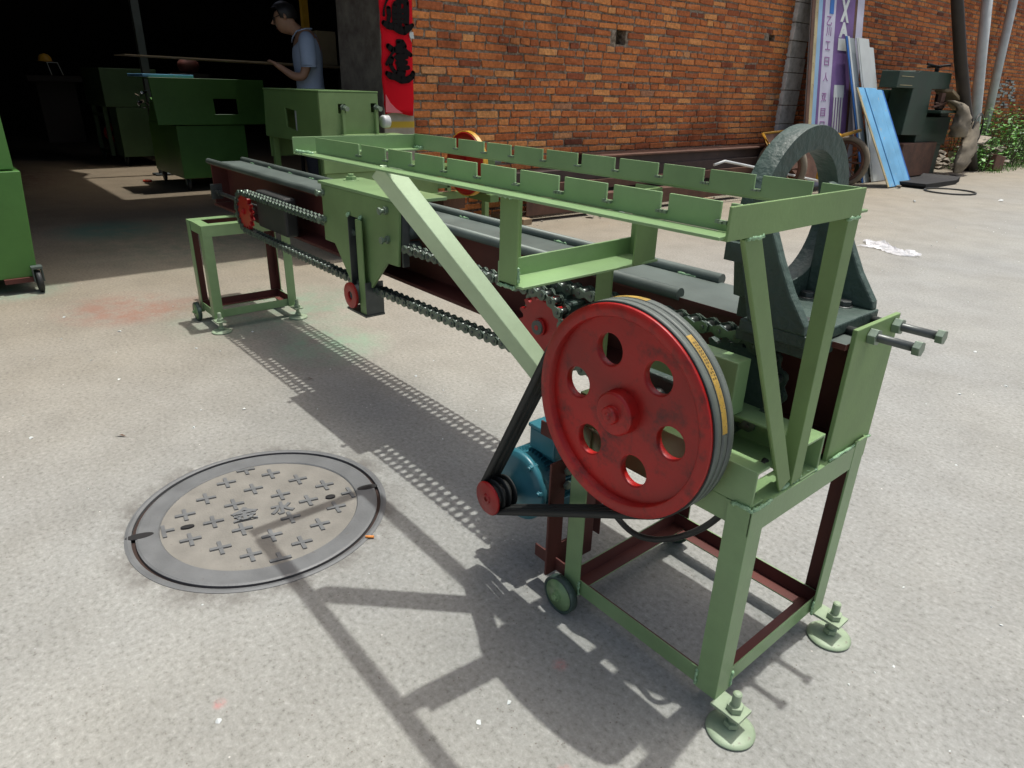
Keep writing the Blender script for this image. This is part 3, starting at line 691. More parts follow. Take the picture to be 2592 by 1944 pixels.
def sprocket(name, c, r, y, th, teeth, parent, mat, hub=.03, hubw=.03, bolt=True, off=0.):
    cx, cz = c; pts = []
    for k in range(teeth):
        for f, rr in ((0, r + .010), (.22, r + .012), (.42, r - .010), (.72, r - .012), (.86, r - .002)): a = 2*math.pi*(k + f)/teeth + off; pts.append((cx + rr*math.cos(a), cz + rr*math.sin(a)))
    e = empty(name, Vector((cx, y, cz))*S, parent=parent)
    m = K(); m.poly(pts, X, Z, (0, y - th/2, 0), Y, th); m.build('toothed_disc', mat, e, bevel=.0008)
    m = K(); m.cyl((cx, y - th/2, cz), (cx, y - th/2 - .010, cz), hub, 28); m.cyl((cx, y - th/2 - .01, cz), (cx, y - th/2 - .013, cz), hub*.8, 28); m.hexa((cx, y - th/2 - .013, cz), -Y, .010, .006); m.build('hub', mat, e, bevel=.001)
    return e
F0, F1, RC = (-3.655, .765), (-.958, .773), .113
for y in (CH_Y, .655):
    chain('drive_chain', F0, F1, RC, y, root, ['chaing', 'chain'], sag=.014, ph=.01)
    sprocket('sprocket', F0, RC - .012, y, .024, 16, root, 'red', hub=.018)
    sprocket('sprocket', F1, RC - .012, y, .024, 16, root, 'red', hub=.030)
m = K(); m.cyl((F0[0], CH_Y - .01, F0[1]), (F0[0], .68, F0[1]), .02, 20); m.build('shaft', 'rod', root)
m = K(); m.cyl((F1[0], CH_Y - .03, F1[1]), (F1[0], .68, F1[1]), .024, 20); m.build('shaft', 'rod', root)
# second chain: from the near shaft to the gear shaft by the flywheel
G1 = (-.275, .800)
chain('reduction_chain', (-.958, .776), G1, .128, .300, root, ['chaing', 'chain'], pitch=.052, width=.052, ph=.02)
sprocket('sprocket', (-.958, .776), .115, .300, .026, 17, root, 'cast', hub=.03)
sprocket('sprocket', G1, .115, .300, .026, 17, root, 'cast', hub=.03)
# bearing housings for far shaft
m = K(); m.box((-3.545, .262, .690), (-3.12, .338, .905)); m.build('bearing_housing', 'rubber', root, bevel=.01)
m = K(); m.cyl((-4.38, .30, .79), (-3.54, .30, .79), .0125, 14); m.hexa((-4.30, .30, .79), X, .022, .02); m.box((-4.40, .27, .74), (-4.385, .345, .84)); m.build('tension_rod', 'rod', root)
m = K(); m.box((-1.06, .262, .69), (-.86, .338, .87)); m.build('bearing_housing', 'cast', root, bevel=.006)
# ---- carriage
ca = empty('carriage', Vector((-2.15, .2, .8))*S, parent=root)
CY = .2035
plate = [(-2.502, 1.060), (-2.502, .797), (-2.400, .797), (-2.262, .640), (-2.262, .640), (-2.235, .640), (-2.235, .952), (-2.148, .952), (-2.148, .640), (-2.060, .655), (-1.915, .797), (-1.822, .800), (-1.797, 1.060)]
plate = [p for i, p in enumerate(plate) if i == 0 or p != plate[i-1]]
m = K(); m.poly(plate, X, Z, (0, CY, 0), Y, .012); m.build('side_plate', 'green2', ca, bevel=.0015)
m = K(); m.box((-2.530, CY - .003, 1.061), (-1.785, .43, 1.075)); m.build('top_plate', 'green', ca, bevel=.0015)
for x, z in ((-2.480, 1.024), (-2.482, .897), (-1.897, 1.022), (-1.892, .903)):
    for y, s_ in ((CY, -1),):
        m = K(); m.hexa((x, y, z), -Y, .017, .014); m.cyl((x, y - .014, z), (x, y - .030, z), .0085, 12); m.hexa((x, y - .030, z), -Y, .0155, .010); m.build('hex_bolt', 'bolt', ca, bevel=.0008)
m = K(); m.hexa((-2.50 + .05, .336, 1.0755), Z, .026, .018); m.cyl((-2.45, .336, 1.09), (-2.45, .336, 1.105), .014, 16); m.lathe([(.0001, 0), (.038, 0), (.038, .003), (.0001, .003)], (-2.45, .336, 1.075), Z, 24, closed=False); m.build('hex_bolt', 'green', ca, bevel=.001)
# guide bars with the chain roller between them
m = K(); m.box((-2.232, CY - .012, .560), (-2.226, CY + .030, .960)); m.box((-2.232, CY + .026, .560), (-2.188, CY + .032, .960)); m.build('guide_bar', 'rod', ca, bevel=.001)
m = K(); m.box((-2.128, CY - .030, .53), (-2.122, CY + .012, .955)); m.box((-2.128, CY - .030, .53), (-2.072, CY - .024, .955)); m.build('guide_bar', 'green2', ca, bevel=.001)
m = K(); m.box((-2.07, CY - .030, .528), (-2.064, CY + .06, .68)); m.box((-2.24, CY - .040, .520), (-2.060, CY + .06, .530)); m.build('roller_bracket', 'rod', ca, bevel=.001)
m = K(); m.lathe([(.020, -.010), (.060, -.010), (.060, .002), (.020, .002)], (-2.172, CY - .045, .603), Y, 40); m.build('roller_washer', 'red', ca, bevel=.0008)
m = K(); m.lathe([(.020, .0), (.045, .0), (.045, .075), (.020, .075)], (-2.172, CY - .045, .603), Y, 32); m.build('chain_roller', 'steel', ca)
for x in (-2.232, -2.12):
    m = K(); m.cyl((x, CY - .006, .958), (x, CY - .012, .962), .016, 10, r2=.008); m.build('weld_bead', 'weld', ca)
# track rollers and inner cheek seen past the plate edge
m = K()
for z in (.86, .93, 1.01): m.cyl((-1.86, .26, z), (-1.86, .33, z), .032, 20)
m.build('track_roller', 'steel', ca)
m = K(); m.box((-1.812, CY + .013, .80), (-1.800, .245, 1.058)); m.build('cheek_plate', 'rod', ca)
m = K(); m.box((-2.50, .262, .87), (-1.83, .27, 1.058)); m.build('cheek_plate', 'rod', ca)
m = K(); m.box((-2.46, .225, .845), (-1.9, .25, .905)); m.build('chain_clamp', 'rod', ca)
# ---- flywheel
FX, FZ, FR, FY = -.3312, .7949, .2654, -.100
fw = empty('flywheel', Vector((FX, FY, FZ))*S, parent=root)
def groove(y0, n, w, r, d=.012):
    o = []
    for k in range(n):
        a = y0 + k*w; o += [(r, a), (r - d, a + w*.5)]
    return o + [(r, y0 + n*w)]
m = K(); m.lathe([(.232, .045), (.234, .0), (.237, -.002), (FR - .002, -.002), (FR, .0), (FR, .006)] + groove(.006, 3, .023, FR - .0005)[1:] + [(FR, .080), (.24, .080), (.232, .05)], (FX, FY, FZ), Y, 128); m.build('rim', 'wheelred', fw, bevel=0)
hol = [circ(FX + .1515*math.cos(R(a)), FZ + .1515*math.sin(R(a)), .040, 32) for a in (51, 111, 171, 231, 291, 351)]
m = K(); m.poly(circ(FX, FZ, .236, 96), X, Z, (0, FY + .018, 0), Y, .022, holes=hol); m.build('web_disc', 'wheelred', fw, bevel=.0025)
m = K(); m.lathe([(.0001, -.032), (.020, -.032), (.023, -.028), (.023, -.014), (.050, -.014), (.055, -.009), (.057, .02), (.066, .03)], (FX, FY, FZ), Y, 48, closed=False); m.lathe([(.0001, -.036), (.008, -.036), (.010, -.0315)], (FX, FY, FZ), Y, 16, closed=False); m.build('hub', 'wheelred', fw, bevel=.0008)
m = K(); m.cyl((FX, FY + .01, FZ), (FX, .34, FZ), .024, 24); m.build('shaft', 'rod', fw)
for y in (.06, .245): m = K(); m.box((FX - .06, y, zt + .098), (FX + .06, y + .03, FZ + .055)); m.build('bearing_block', 'cast', root, bevel=.006)
# green box (belt-side gear box) on the second channel
gb = K(); gb.box((-.50, .165, .760), (-.188, .222, .905)); gb.build('bearing_box', 'green', root, bevel=.0025)
# ---- belts
PX, PZ, PR = -.8173, .3026, .0561
dx, dz = FX - PX, FZ - PZ; dd = math.hypot(dx, dz); al = math.atan2(dz, dx); be = math.asin((FR - PR)/dd)
def belt_path(rf, rp, n=64):
    pts = []
    a0 = al - math.pi/2 - be; a1 = al + math.pi/2 + be
    for k in range(n + 1): a = a0 + (a1 - a0)*k/n; pts.append((FX + rf*math.cos(a), FZ + rf*math.sin(a)))
    for k in range(25): a = a1 + (2*math.pi - (a1 - a0))*k/24; pts.append((PX + rp*math.cos(a), PZ + rp*math.sin(a)))
    return pts
for k in range(3):
    y = FY + .0065 + k*.0235; m = K(); o = belt_path(FR + .0045, PR + .0030); i_ = belt_path(FR - .012, PR - .012); n = len(o)
    a = [m._v((p[0], y, p[1])) for p in o]; b = [m._v((p[0], y + .0215, p[1])) for p in o]; c = [m._v((p[0], y + .017, p[1])) for p in i_]; d = [m._v((p[0], y + .005, p[1])) for p in i_]
    for j in range(n):
        q = (j+1) % n; m.face((a[j], b[j], b[q], a[q]), 0, True); m.face((b[j], c[j], c[q], b[q]), 1, True); m.face((c[j], d[j], d[q], c[q]), 1, True); m.face((d[j], a[j], a[q], d[q]), 1, True)
    bo = m.build('vee_belt', ['belt', 'beltside'], root)
    if k != 0:      # printed bands on the belt backs
        m = K(); pts = []
        rng = (R(58), R(9)) if k == 1 else (R(110), R(88))
        A0, A1 = rng
        for j in range(25):
            a_ = A0 + (A1 - A0)*j/24; pts.append((FX + (FR + .0051)*math.cos(a_), FZ + (FR + .0051)*math.sin(a_)))
        u = [m._v((p[0], y + .002, p[1])) for p in pts]; v_ = [m._v((p[0], y + .0195, p[1])) for p in pts]
        for j in range(24): m.face((u[j], v_[j], v_[j+1], u[j+1]), 0, True)
        m.build('printed_band', 'yellowmark', bo)
        m = K(); rnd = random.Random(k)
        if k == 1:
            for j in range(13):
                a_ = R(54 - j*1.55)
                for yy in (.006, .0125):
                    if rnd.random() < .85:
                        for w_ in (0, .45, .9):
                            a2 = a_ - R(w_*.8); p0 = (FX + (FR + .0054)*math.cos(a2), FZ + (FR + .0054)*math.sin(a2)); a3 = a2 - R(.18); p1 = (FX + (FR + .0054)*math.cos(a3), FZ + (FR + .0054)*math.sin(a3))
                            m.face([m._v((p0[0], y + yy, p0[1])), m._v((p0[0], y + yy + .0042, p0[1])), m._v((p1[0], y + yy + .0042, p1[1])), m._v((p1[0], y + yy, p1[1]))])
            m.build('printed_code', 'black', bo)
# ---- motor
mo = empty('motor', Vector((PX, .1, PZ))*S, parent=root)
m = K()
for k in range(4): m.lathe([(.02, k*.0245), (PR - .003, k*.0245), (PR, k*.0245 + .002), (PR, k*.0245 + .004), (PR - .004, k*.0245 + .006), (.02, k*.0245 + .006)], (PX, FY - .002, PZ), Y, 40)
m.lathe([(.001, .0), (PR - .016, .0), (PR - .016, .078), (.001, .078)], (PX, FY, PZ), Y, 32)
pu = m.build('motor_pulley', 'beltside', mo)
m = K(); m.lathe([(.0001, -.006), (PR - .003, -.006), (PR + .001, -.003), (PR + .001, .002), (.0001, .002)], (PX, FY, PZ), Y, 48, closed=False); m.lathe([(.008, -.009), (.017, -.009), (.018, -.006)], (PX, FY, PZ), Y, 20, closed=False); m.build('pulley_face', 'red', pu)
MC = (PX, 0, PZ + .004)
m = K(); m.lathe([(.0001, .0), (.030, .0), (.040, .010), (.085, .016), (.118, .020), (.122, .026), (.122, .040), (.110, .042), (.104, .060), (.100, .075), (.100, .24), (.104, .26), (.10, .28), (.0001, .285)], MC, Y, 48, closed=False); body = m.build('motor_body', 'teal', mo)
m = K()
for k in range(44):
    a = 2*math.pi*k/44; c_, s_ = math.cos(a), math.sin(a); p = Vector((MC[0] + .100*c_, .080, MC[2] + .100*s_)); t_ = Vector((-s_, 0, c_)); rr = Vector((c_, 0, s_))
    i = [m._v(q) for q in (p - t_*.0018, p + t_*.0018, p + t_*.0012 + rr*.014, p - t_*.0012 + rr*.014)]; j = [m._v(m.v[q] + Y*.155) for q in i]
    m.face(i[::-1]); m.face(j); [m.face((i[q], i[(q+1)%4], j[(q+1)%4], j[q])) for q in range(4)]
m.build('cooling_fin', 'teal', mo)
m = K()
for a in (45, 135, 225, 315, 0, 180):
    a = R(a + 10); p = (MC[0] + .112*math.cos(a), .014, MC[2] + .112*math.sin(a)); m.hexa(p, Y, .011, .03); m.cyl((p[0], .008, p[2]), (p[0], .018, p[2]), .008, 10)
m.build('flange_bolt', 'teal', mo, bevel=.001)
m = K(); m.box((PX + .005, .095, PZ + .100), (PX + .095, .235, PZ + .125)); m.box((PX - .008, .075, PZ + .125), (PX + .108, .250, PZ + .200)); m.box((PX - .013, .070, PZ + .200), (PX + .113, .255, PZ + .215)); m.build('terminal_box', 'teal', mo, bevel=.004)
m = K(); m.box((PX - .09, .09, PZ - .125), (PX - .02, .13, PZ - .09)); m.box((PX - .09, .19, PZ - .125), (PX - .02, .23, PZ - .09)); m.box((PX + .085, .07, PZ - .09), (PX + .115, .25, PZ - .03)); m.build('motor_foot', 'teal', mo, bevel=.003)
# slotted mounting plate beside the stand leg
m = K()
def slotplate(x, y0, y1, z0, z1, th):
    hs = [[(y0 + (y1-y0)*.30, z0 + .10), (y0 + (y1-y0)*.45, z0 + .10), (y0 + (y1-y0)*.45, z1 - .06), (y0 + (y1-y0)*.30, z1 - .06)]]
    m.poly([(y0, z0), (y1, z0), (y1, z1), (y0, z1)], Y, Z, (x, 0, 0), X, th, holes=hs)
slotplate(-.612, -.035, .17, .10, .50, .008); m.build('motor_mount_plate', 'primer', root, bevel=.001)
m = K(); m.angle((-.70, .26, .10), (-.70, .26, .58), X, -Y, .05, .006); m.build('motor_mount_post', 'primer', root, bevel=.001)
for z in (.55, .105):
    m = K(); m.angle((-.70, .004, z), (-aN - .002, .004, z), Y, Z, .045, .006); m.build('motor_mount_arm', 'primer', root, bevel=.001)
for z in (.46, .41): m = K(); m.hexa((-.604, .03, z), X, .014, .012); m.build('hex_bolt', 'bolt', root, bevel=.001)
# cable
pts = []
import itertools
ctl = [(-.72, .24, .42), (-.62, .10, .28), (-.50, .03, .205), (-.30, .03, .130), (-.16, .04, .115), (-.06, .06, .16), (.0, .12, .25), (-.02, .16, .40), (-.10, .2, .60), (-.17, .25, .66)]
def catmull(c, n=8):
    c = [Vector(p) for p in c]; c = [c[0]*2 - c[1]] + c + [c[-1]*2 - c[-2]]; o = []
    for k in range(1, len(c) - 2):
        for j in range(n):
            t = j/n; a, b, d, e = c[k-1:k+3]; o.append(.5*((2*b) + (d - a)*t + (2*a - 5*b + 4*d - e)*t*t + (3*b - a - 3*d + e)*t**3))
    return o + [c[-2]]
CABLE = [(-.72, .22, .44), (-.60, .12, .46), (-.47, .05, .425), (-.40, .05, .380), (-.34, .05, .370), (-.27, .05, .395), (-.19, .05, .455), (-.125, .06, .53), (-.10, .12, .60), (-.10, .22, .66)]
m = K(); m.tube(catmull(CABLE), .0085, 10); m.build('power_cable', 'rubber', root)

# more weld beads where the frame parts meet
for p0, p1, sd_ in (((.031, -.255, tz0 - .004), (.031, -.215, tz0 - .004), 31), ((.031, .085, tz0 - .004), (.031, .125, tz0 - .004), 32), ((-.002, .352, zt + .006), (-.002, .585, zt + .006), 33),
                    ((-aN + .06, -.002, zt + .003), (-aN + .16, -.002, zt + .003), 34), ((-.062, -.002, .13), (-.062, -.002, .082), 35), ((-.0, .064, .13), (-.0, .064, .082), 36), ((-aN + .064, -.001, .13), (-aN + .064, -.001, .082), 37),
                    ((.0, wN - .066, .13), (.0, wN - .066, .085), 38), ((-.02, .20, zt + .006), (-.002, .29, zt + .006), 39), ((-.549, ty0 + .028, 1.094), (-.49, ty0 + .028, 1.094), 40)):
    weld(root, p0, p1, 12, .0045, sd_)
# ================================================================== things round the yard (metres)
def B_(): return MB(1.0)
def ibox(name, mat, parent, a, b, bev=.003): m = B_(); m.box(a, b); return m.build(name, mat, parent, bevel=bev)
def caster(parent, x, y, r=.045):
    e = empty('caster', (x, y, r), parent=parent)
    m = B_(); m.lathe([(.0001, -.014), (r*.8, -.014), (r, -.010), (r, .010), (r*.8, .014), (.0001, .014)], (x, y, r), Y, 24, closed=False); m.build('tyre', 'rubber', e)
    m = B_(); m.box((x - .02, y - .024, r), (x + .02, y - .018, r*2.3)); m.box((x - .02, y + .018, r), (x + .02, y + .024, r*2.3)); m.box((x - .03, y - .026, r*2.2), (x + .03, y + .026, r*2.4)); m.build('fork', 'steel', e)
# ---- green cabinet at the left edge
cb = empty('machine_cabinet', (-4.4, -1.2, 0), 'tall bright green steel cabinet on casters cut off by the left edge of the photo', 'cabinet')
m = B_(); m.poly([(-2.2, .085), (-.545, .085), (-.505, .635), (-2.2, .635)], Y, Z, (-4.75, 0, 0), X, .74); m.build('lower_cabinet', 'cabgreen', cb, bevel=.004)
m = B_(); m.poly([(-2.2, .637), (-.53, .637), (-.53, 1.045), (-2.2, 1.045)], Y, Z, (-4.72, 0, 0), X, .66); m.build('upper_cabinet', 'cabgreen', cb, bevel=.004)
m = B_(); m.box((-4.058, -.600, .645), (-4.040, -.528, 1.04)); m.build('door_flange', 'cabgreen', cb, bevel=.002)
m = B_(); m.box((-4.06, -.70, .06), (-3.99, -.56, .085)); m.build('caster_bracket', 'primer', cb)
for x, y in ((-3.99, -.545), (-3.99, -1.9), (-4.7, -.6)): caster(cb, x, y, .06)
# ---- dark green hooded machine deep in the hall
ma = empty('hooded_machine', (-10.7, 1.4, 0), 'dark green hooded machine on casters standing deepest of the green boxes in the hall', 'machine')
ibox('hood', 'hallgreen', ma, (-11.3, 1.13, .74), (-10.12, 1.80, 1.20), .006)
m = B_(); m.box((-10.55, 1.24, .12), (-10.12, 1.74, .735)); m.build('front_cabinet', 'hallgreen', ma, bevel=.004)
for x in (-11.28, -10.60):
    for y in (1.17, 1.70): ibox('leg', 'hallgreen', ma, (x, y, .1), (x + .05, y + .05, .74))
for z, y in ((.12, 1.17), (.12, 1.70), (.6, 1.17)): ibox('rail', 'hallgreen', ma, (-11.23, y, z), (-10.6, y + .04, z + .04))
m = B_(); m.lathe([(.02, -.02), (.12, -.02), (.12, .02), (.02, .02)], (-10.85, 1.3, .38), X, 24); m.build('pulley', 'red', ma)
m = B_(); m.lathe([(.02, -.02), (.10, -.02), (.10, .02), (.02, .02)], (-10.75, 1.42, .36), X, 24); m.build('pulley', 'red', ma)
for x, y in ((-11.2, 1.2), (-10.2, 1.27), (-10.2, 1.7)): caster(ma, x, y, .055)
# ---- far machine with tilted frame and yellow cap
mf = empty('far_machine', (-11.6, .75, 0), 'nearly black machine table with a small tilted light frame far inside the hall', 'machine')
ibox('table_top', 'interior', mf, (-12.2, .45, 1.02), (-11, 1.08, 1.09)); ibox('cabinet_body', 'interior', mf, (-12.1, .55, .25), (-11.1, 1.0, 1.02))  # table and cabinet take the hall's shade as their colour
m = B_(); m.tube([(-11, .87, 1.10), (-11.05, .84, 1.25), (-11.05, .72, 1.25), (-11, .74, 1.10)], .006, 8); m.build('tilted_frame', 'pipe', mf)
m = B_(); m.lathe([(.0001, .07), (.05, .055), (.075, .02), (.08, -.02), (.1, -.025), (.0001, -.03)], (-11.15, .72, 1.29), Z, 24, closed=False); m.build('cap', 'yellow', mf)
# ---- green panel machine with a window, on a pedestal
mb = empty('panel_machine', (-7.6, 1.6, 0), 'mid green machine with a wide front panel and one square window on a narrower cabinet', 'machine')
m = B_(); m.poly([(1.04, .665), (2.16, .665), (2.16, 1.105), (1.02, 1.105)], Y, Z, (-7.42, 0, 0), X, .03, holes=[[(1.615, .765), (1.86, .765), (1.855, .915), (1.61, .915)]]); m.build('front_panel', 'cabgreen', mb, bevel=.003)
m = B_()
m.box((-8.0, 1.06, 1.09), (-7.42, 2.14, 1.10)); m.box((-8.0, 2.13, .67), (-7.42, 2.14, 1.09)); m.box((-8.0, 1.3, .66), (-7.42, 2.13, .67)); m.build('side_panel', 'cabgreen', mb)
m = B_(); m.box((-8.5, 1.22, .13), (-7.44, 1.92, .655)); m.build('pedestal', 'cabgreen', mb, bevel=.004)
m = B_(); m.poly([(-8.5, .658), (-7.5, .658), (-7.5, .70), (-8.3, .90)], X, Z, (0, 1.225, 0), Y, .02); m.build('louvre_panel', 'cabgreen', mb)
ibox('tray_top', 'bluep', mb, (-8.1, 1.0, 1.108), (-7.5, 1.48, 1.135))
m = B_(); rnd = random.Random(8)
for k in range(26):
    c = Vector((-7.55 + rnd.uniform(-.06, .06), .985 + rnd.uniform(-.05, .05), .90 + rnd.uniform(-.09, .09))); a = Vector([rnd.uniform(-1, 1) for _ in range(3)]).normalized()*.035; b = Vector([rnd.uniform(-1, 1) for _ in range(3)]).normalized()*.03
    m.face([m._v(c), m._v(c + a), m._v(c + a + b), m._v(c + b)])
m.build('foil_crumple', 'silver', mb)  # crumple of silver foil built from random scraps
for x, y in ((-8.4, 1.27), (-7.5, 1.27), (-7.5, 1.87)): caster(mb, x, y, .06)
sh = B_(); sh.lathe([(.0001, 0), (.045, 0), (.05, .01), (.045, .02), (.0001, .022)], (-8.43, 1.08, 0), Z, 20, closed=False); tag(sh.build('rubber_clog', 'blueshoe', origin=(-8.43, 1.08, 0)), 'small orange red rubber clog on the sunlit floor by the panel machine', 'shoe')
# ---- pale green box machine behind the carriage with the red pulley
mc = empty('box_machine', (-4.3, 1.6, 0), 'pale green box machine with a red and yellow pulley behind the draw bench carriage', 'machine')
m = B_(); sq = lambda y0, y1, z0, z1: [(y0, z0), (y1, z0), (y1, z1), (y0, z1)]
m.poly([(1.07, .565), (1.478, .565), (1.478, 1.045), (1.07, 1.045)], Y, Z, (-3.77, 0, 0), X, .02, holes=[sq(1.195, 1.245, .925, .98), sq(1.425, 1.465, .93, .985)]); m.build('front_panel', 'green2', mc, bevel=.002)
m = B_(); m.poly([(-4.66, .74), (-3.772, .74), (-3.772, 1.045), (-4.62, 1.045)], X, Z, (0, 1.07, 0), Y, .012, holes=[[(-4.27, .82), (-4.11, .80), (-4.10, .925), (-4.28, .94)]]); m.build('side_panel', 'boxgreen', mc, bevel=.002)
m = B_(); m.box((-4.63, 1.068, 1.046), (-3.748, 1.482, 1.056)); m.build('lid', 'boxgreen', mc, bevel=.003)
m = B_(); m.box((-4.63, 1.47, .60), (-3.772, 1.48, 1.044)); m.box((-4.64, 1.085, .60), (-4.63, 1.47, 1.044)); m.build('rear_panel', 'boxgreen', mc)
m = B_(); m.box((-4.16, 1.085, .80), (-4.12, 1.20, .93)); m.build('inner_slide', 'greyp', mc)
ibox('lower_panel', 'green2', mc, (-3.80, 1.09, .09), (-3.765, 1.49, .563))
for x, y in ((-4.62, 1.09), (-4.62, 1.43), (-3.85, 1.43)): ibox('leg', 'boxgreen', mc, (x, y, .03), (x + .04, y + .04, .74))
ibox('rail', 'dgreen', mc, (-4.58, 1.10, .30), (-3.82, 1.13, .34))
for y in (1.215, 1.45):
    e = empty('clamp_screw', (-3.75, y, .95), parent=mc)
    m = B_(); m.cyl((-3.80, y + .012, .965), (-3.70, y + .012, .955), .009, 12); m.cyl((-3.715, y + .012, .955), (-3.69, y + .012, .953), .016, 6); m.cyl((-3.752, y + .012, .96), (-3.735, y + .012, .958), .02, 6); m.build('threaded_stud', 'bolt', e)
    m = B_(); m.box((-3.745, y - .006, .80), (-3.725, y + .012, .945)); m.build('clamp_bar', 'green2', e)
ibox('ledge', 'green2', mc, (-3.748, 1.19, .788), (-3.69, 1.50, .802)); ibox('base_block', 'green2', mc, (-3.80, 1.49, .775), (-3.68, 1.62, .80))
m = B_(); m.lathe([(.0001, 0), (.035, 0), (.04, .01), (.038, .05), (.0001, .055)], (-3.75, 1.50, .875), Y, 24, closed=False); m.build('end_cap', 'pipe', mc)
ibox('table_top', 'boxgreen', mc, (-4.3, 1.50, .53), (-3.78, 2.20, .56)); ibox('table_apron', 'green2', mc, (-3.80, 1.50, .335), (-3.76, 2.40, .385))
ibox('table_side', 'green2', mc, (-3.80, 1.50, .38), (-3.775, 1.95, .53)); ibox('leg', 'green2', mc, (-3.80, 2.37, 0), (-3.755, 2.41, .36)); ibox('leg', 'green2', mc, (-4.30, 2.37, 0), (-4.26, 2.41, .36)); ibox('rear_apron', 'boxgreen', mc, (-4.3, 1.5, .335), (-4.26, 2.4, .385))
m = B_(); m.box((-4.1, 2.05, .24), (-3.85, 2.25, .34)); m.cyl((-3.95, 2.1, .2), (-3.95, 2.2, .2), .1, 20); m.build('drive_motor', 'rust', mc)
rp = empty('belt_pulley', (-3.62, 2.10, .60), parent=mc)
pc = (-3.62, 2.10, .595)
m = B_(); m.lathe([(.195, -.010), (.217, -.022), (.221, -.020), (.214, 0), (.221, .012), (.222, .016), (.195, .014)], pc, Y, 64); m.build('rim', 'yellow', rp)
m = B_(); m.lathe([(.0001, -.030), (.02, -.030), (.03, -.016), (.08, -.008), (.17, -.012), (.208, -.028), (.214, -.022), (.19, .01), (.0001, .01)], pc, Y, 64, closed=False); m.build('disc', 'red', rp)
m = B_(); m.cyl((-3.62, 2.10, .595), (-3.62, 2.4, .595), .02, 16); m.build('shaft', 'rod', rp)
ibox('bearing_stand', 'boxgreen', mc, (-3.70, 2.22, .385), (-3.55, 2.30, .64)); ibox('bearing_bracket', 'boxgreen', mc, (-3.80, 2.22, .33), (-3.5, 2.30, .384))
# ---- steel post, board, boxes and person in the doorway
m = B_(); m.box((-9.04, 1.36, 0), (-8.96, 1.44, 3.9)); m.box((-9.1, 1.3, 0), (-8.9, 1.5, .02)); tag(m.build('steel_post', 'darkpost', origin=(-9, 1.4, 0)), 'thin grey steel post holding up the hall roof', 'post')
m = B_(); m.box((-6.62, 2.30, 0), (-6.56, 2.36, 3.6)); tag(m.build('yellow_post', 'yellow', origin=(-6.6, 2.33, 0)), 'dull yellow upright post behind the man', 'post')
wb = empty('work_table', (-6.4, 1.7, 0), 'long pale board lying on trestles behind the man', 'table')
m = B_(); m.poly([(.62, 1.268), (2.75, 1.235), (2.75, 1.255), (.62, 1.274)], Y, Z, (-6.75, 0, 0), X, .40); m.build('board', 'wood', wb)
for y in (2.2, 2.65):
    for s_ in (-.18, .18): m = B_(); m.tube([(-6.5 + s_*.3, y, 1.235), (-6.5 + s_, y, 0)], .02, 6); m.build('leg', 'interior', wb)
ibox('cardboard_box', 'cardboard', None, (-6.74, 2.36, 1.262), (-6.42, 2.56, 1.56)); tag(bpy.data.objects['cardboard_box'], 'cream coloured box standing on the board beside the door pillar', 'box'); 
rb = B_(); rb.lathe([(.0001, .1), (.07, .09), (.12, .05), (.13, 0), (.1, -.06), (.0001, -.08)], (-9.3, 1.98, 1.24), Z, 20, closed=False); tag(rb.build('red_drum', 'primer', origin=(-9.3, 1.98, 1.15)), 'dim red rounded drum above the panel machine deep in the hall', 'drum')
ibox('drum_stand', 'interior', None, (-9.5, 1.8, 0), (-9.1, 2.15, 1.158)); tag(bpy.data.objects['drum_stand'], 'black stand under the red drum', 'stand')

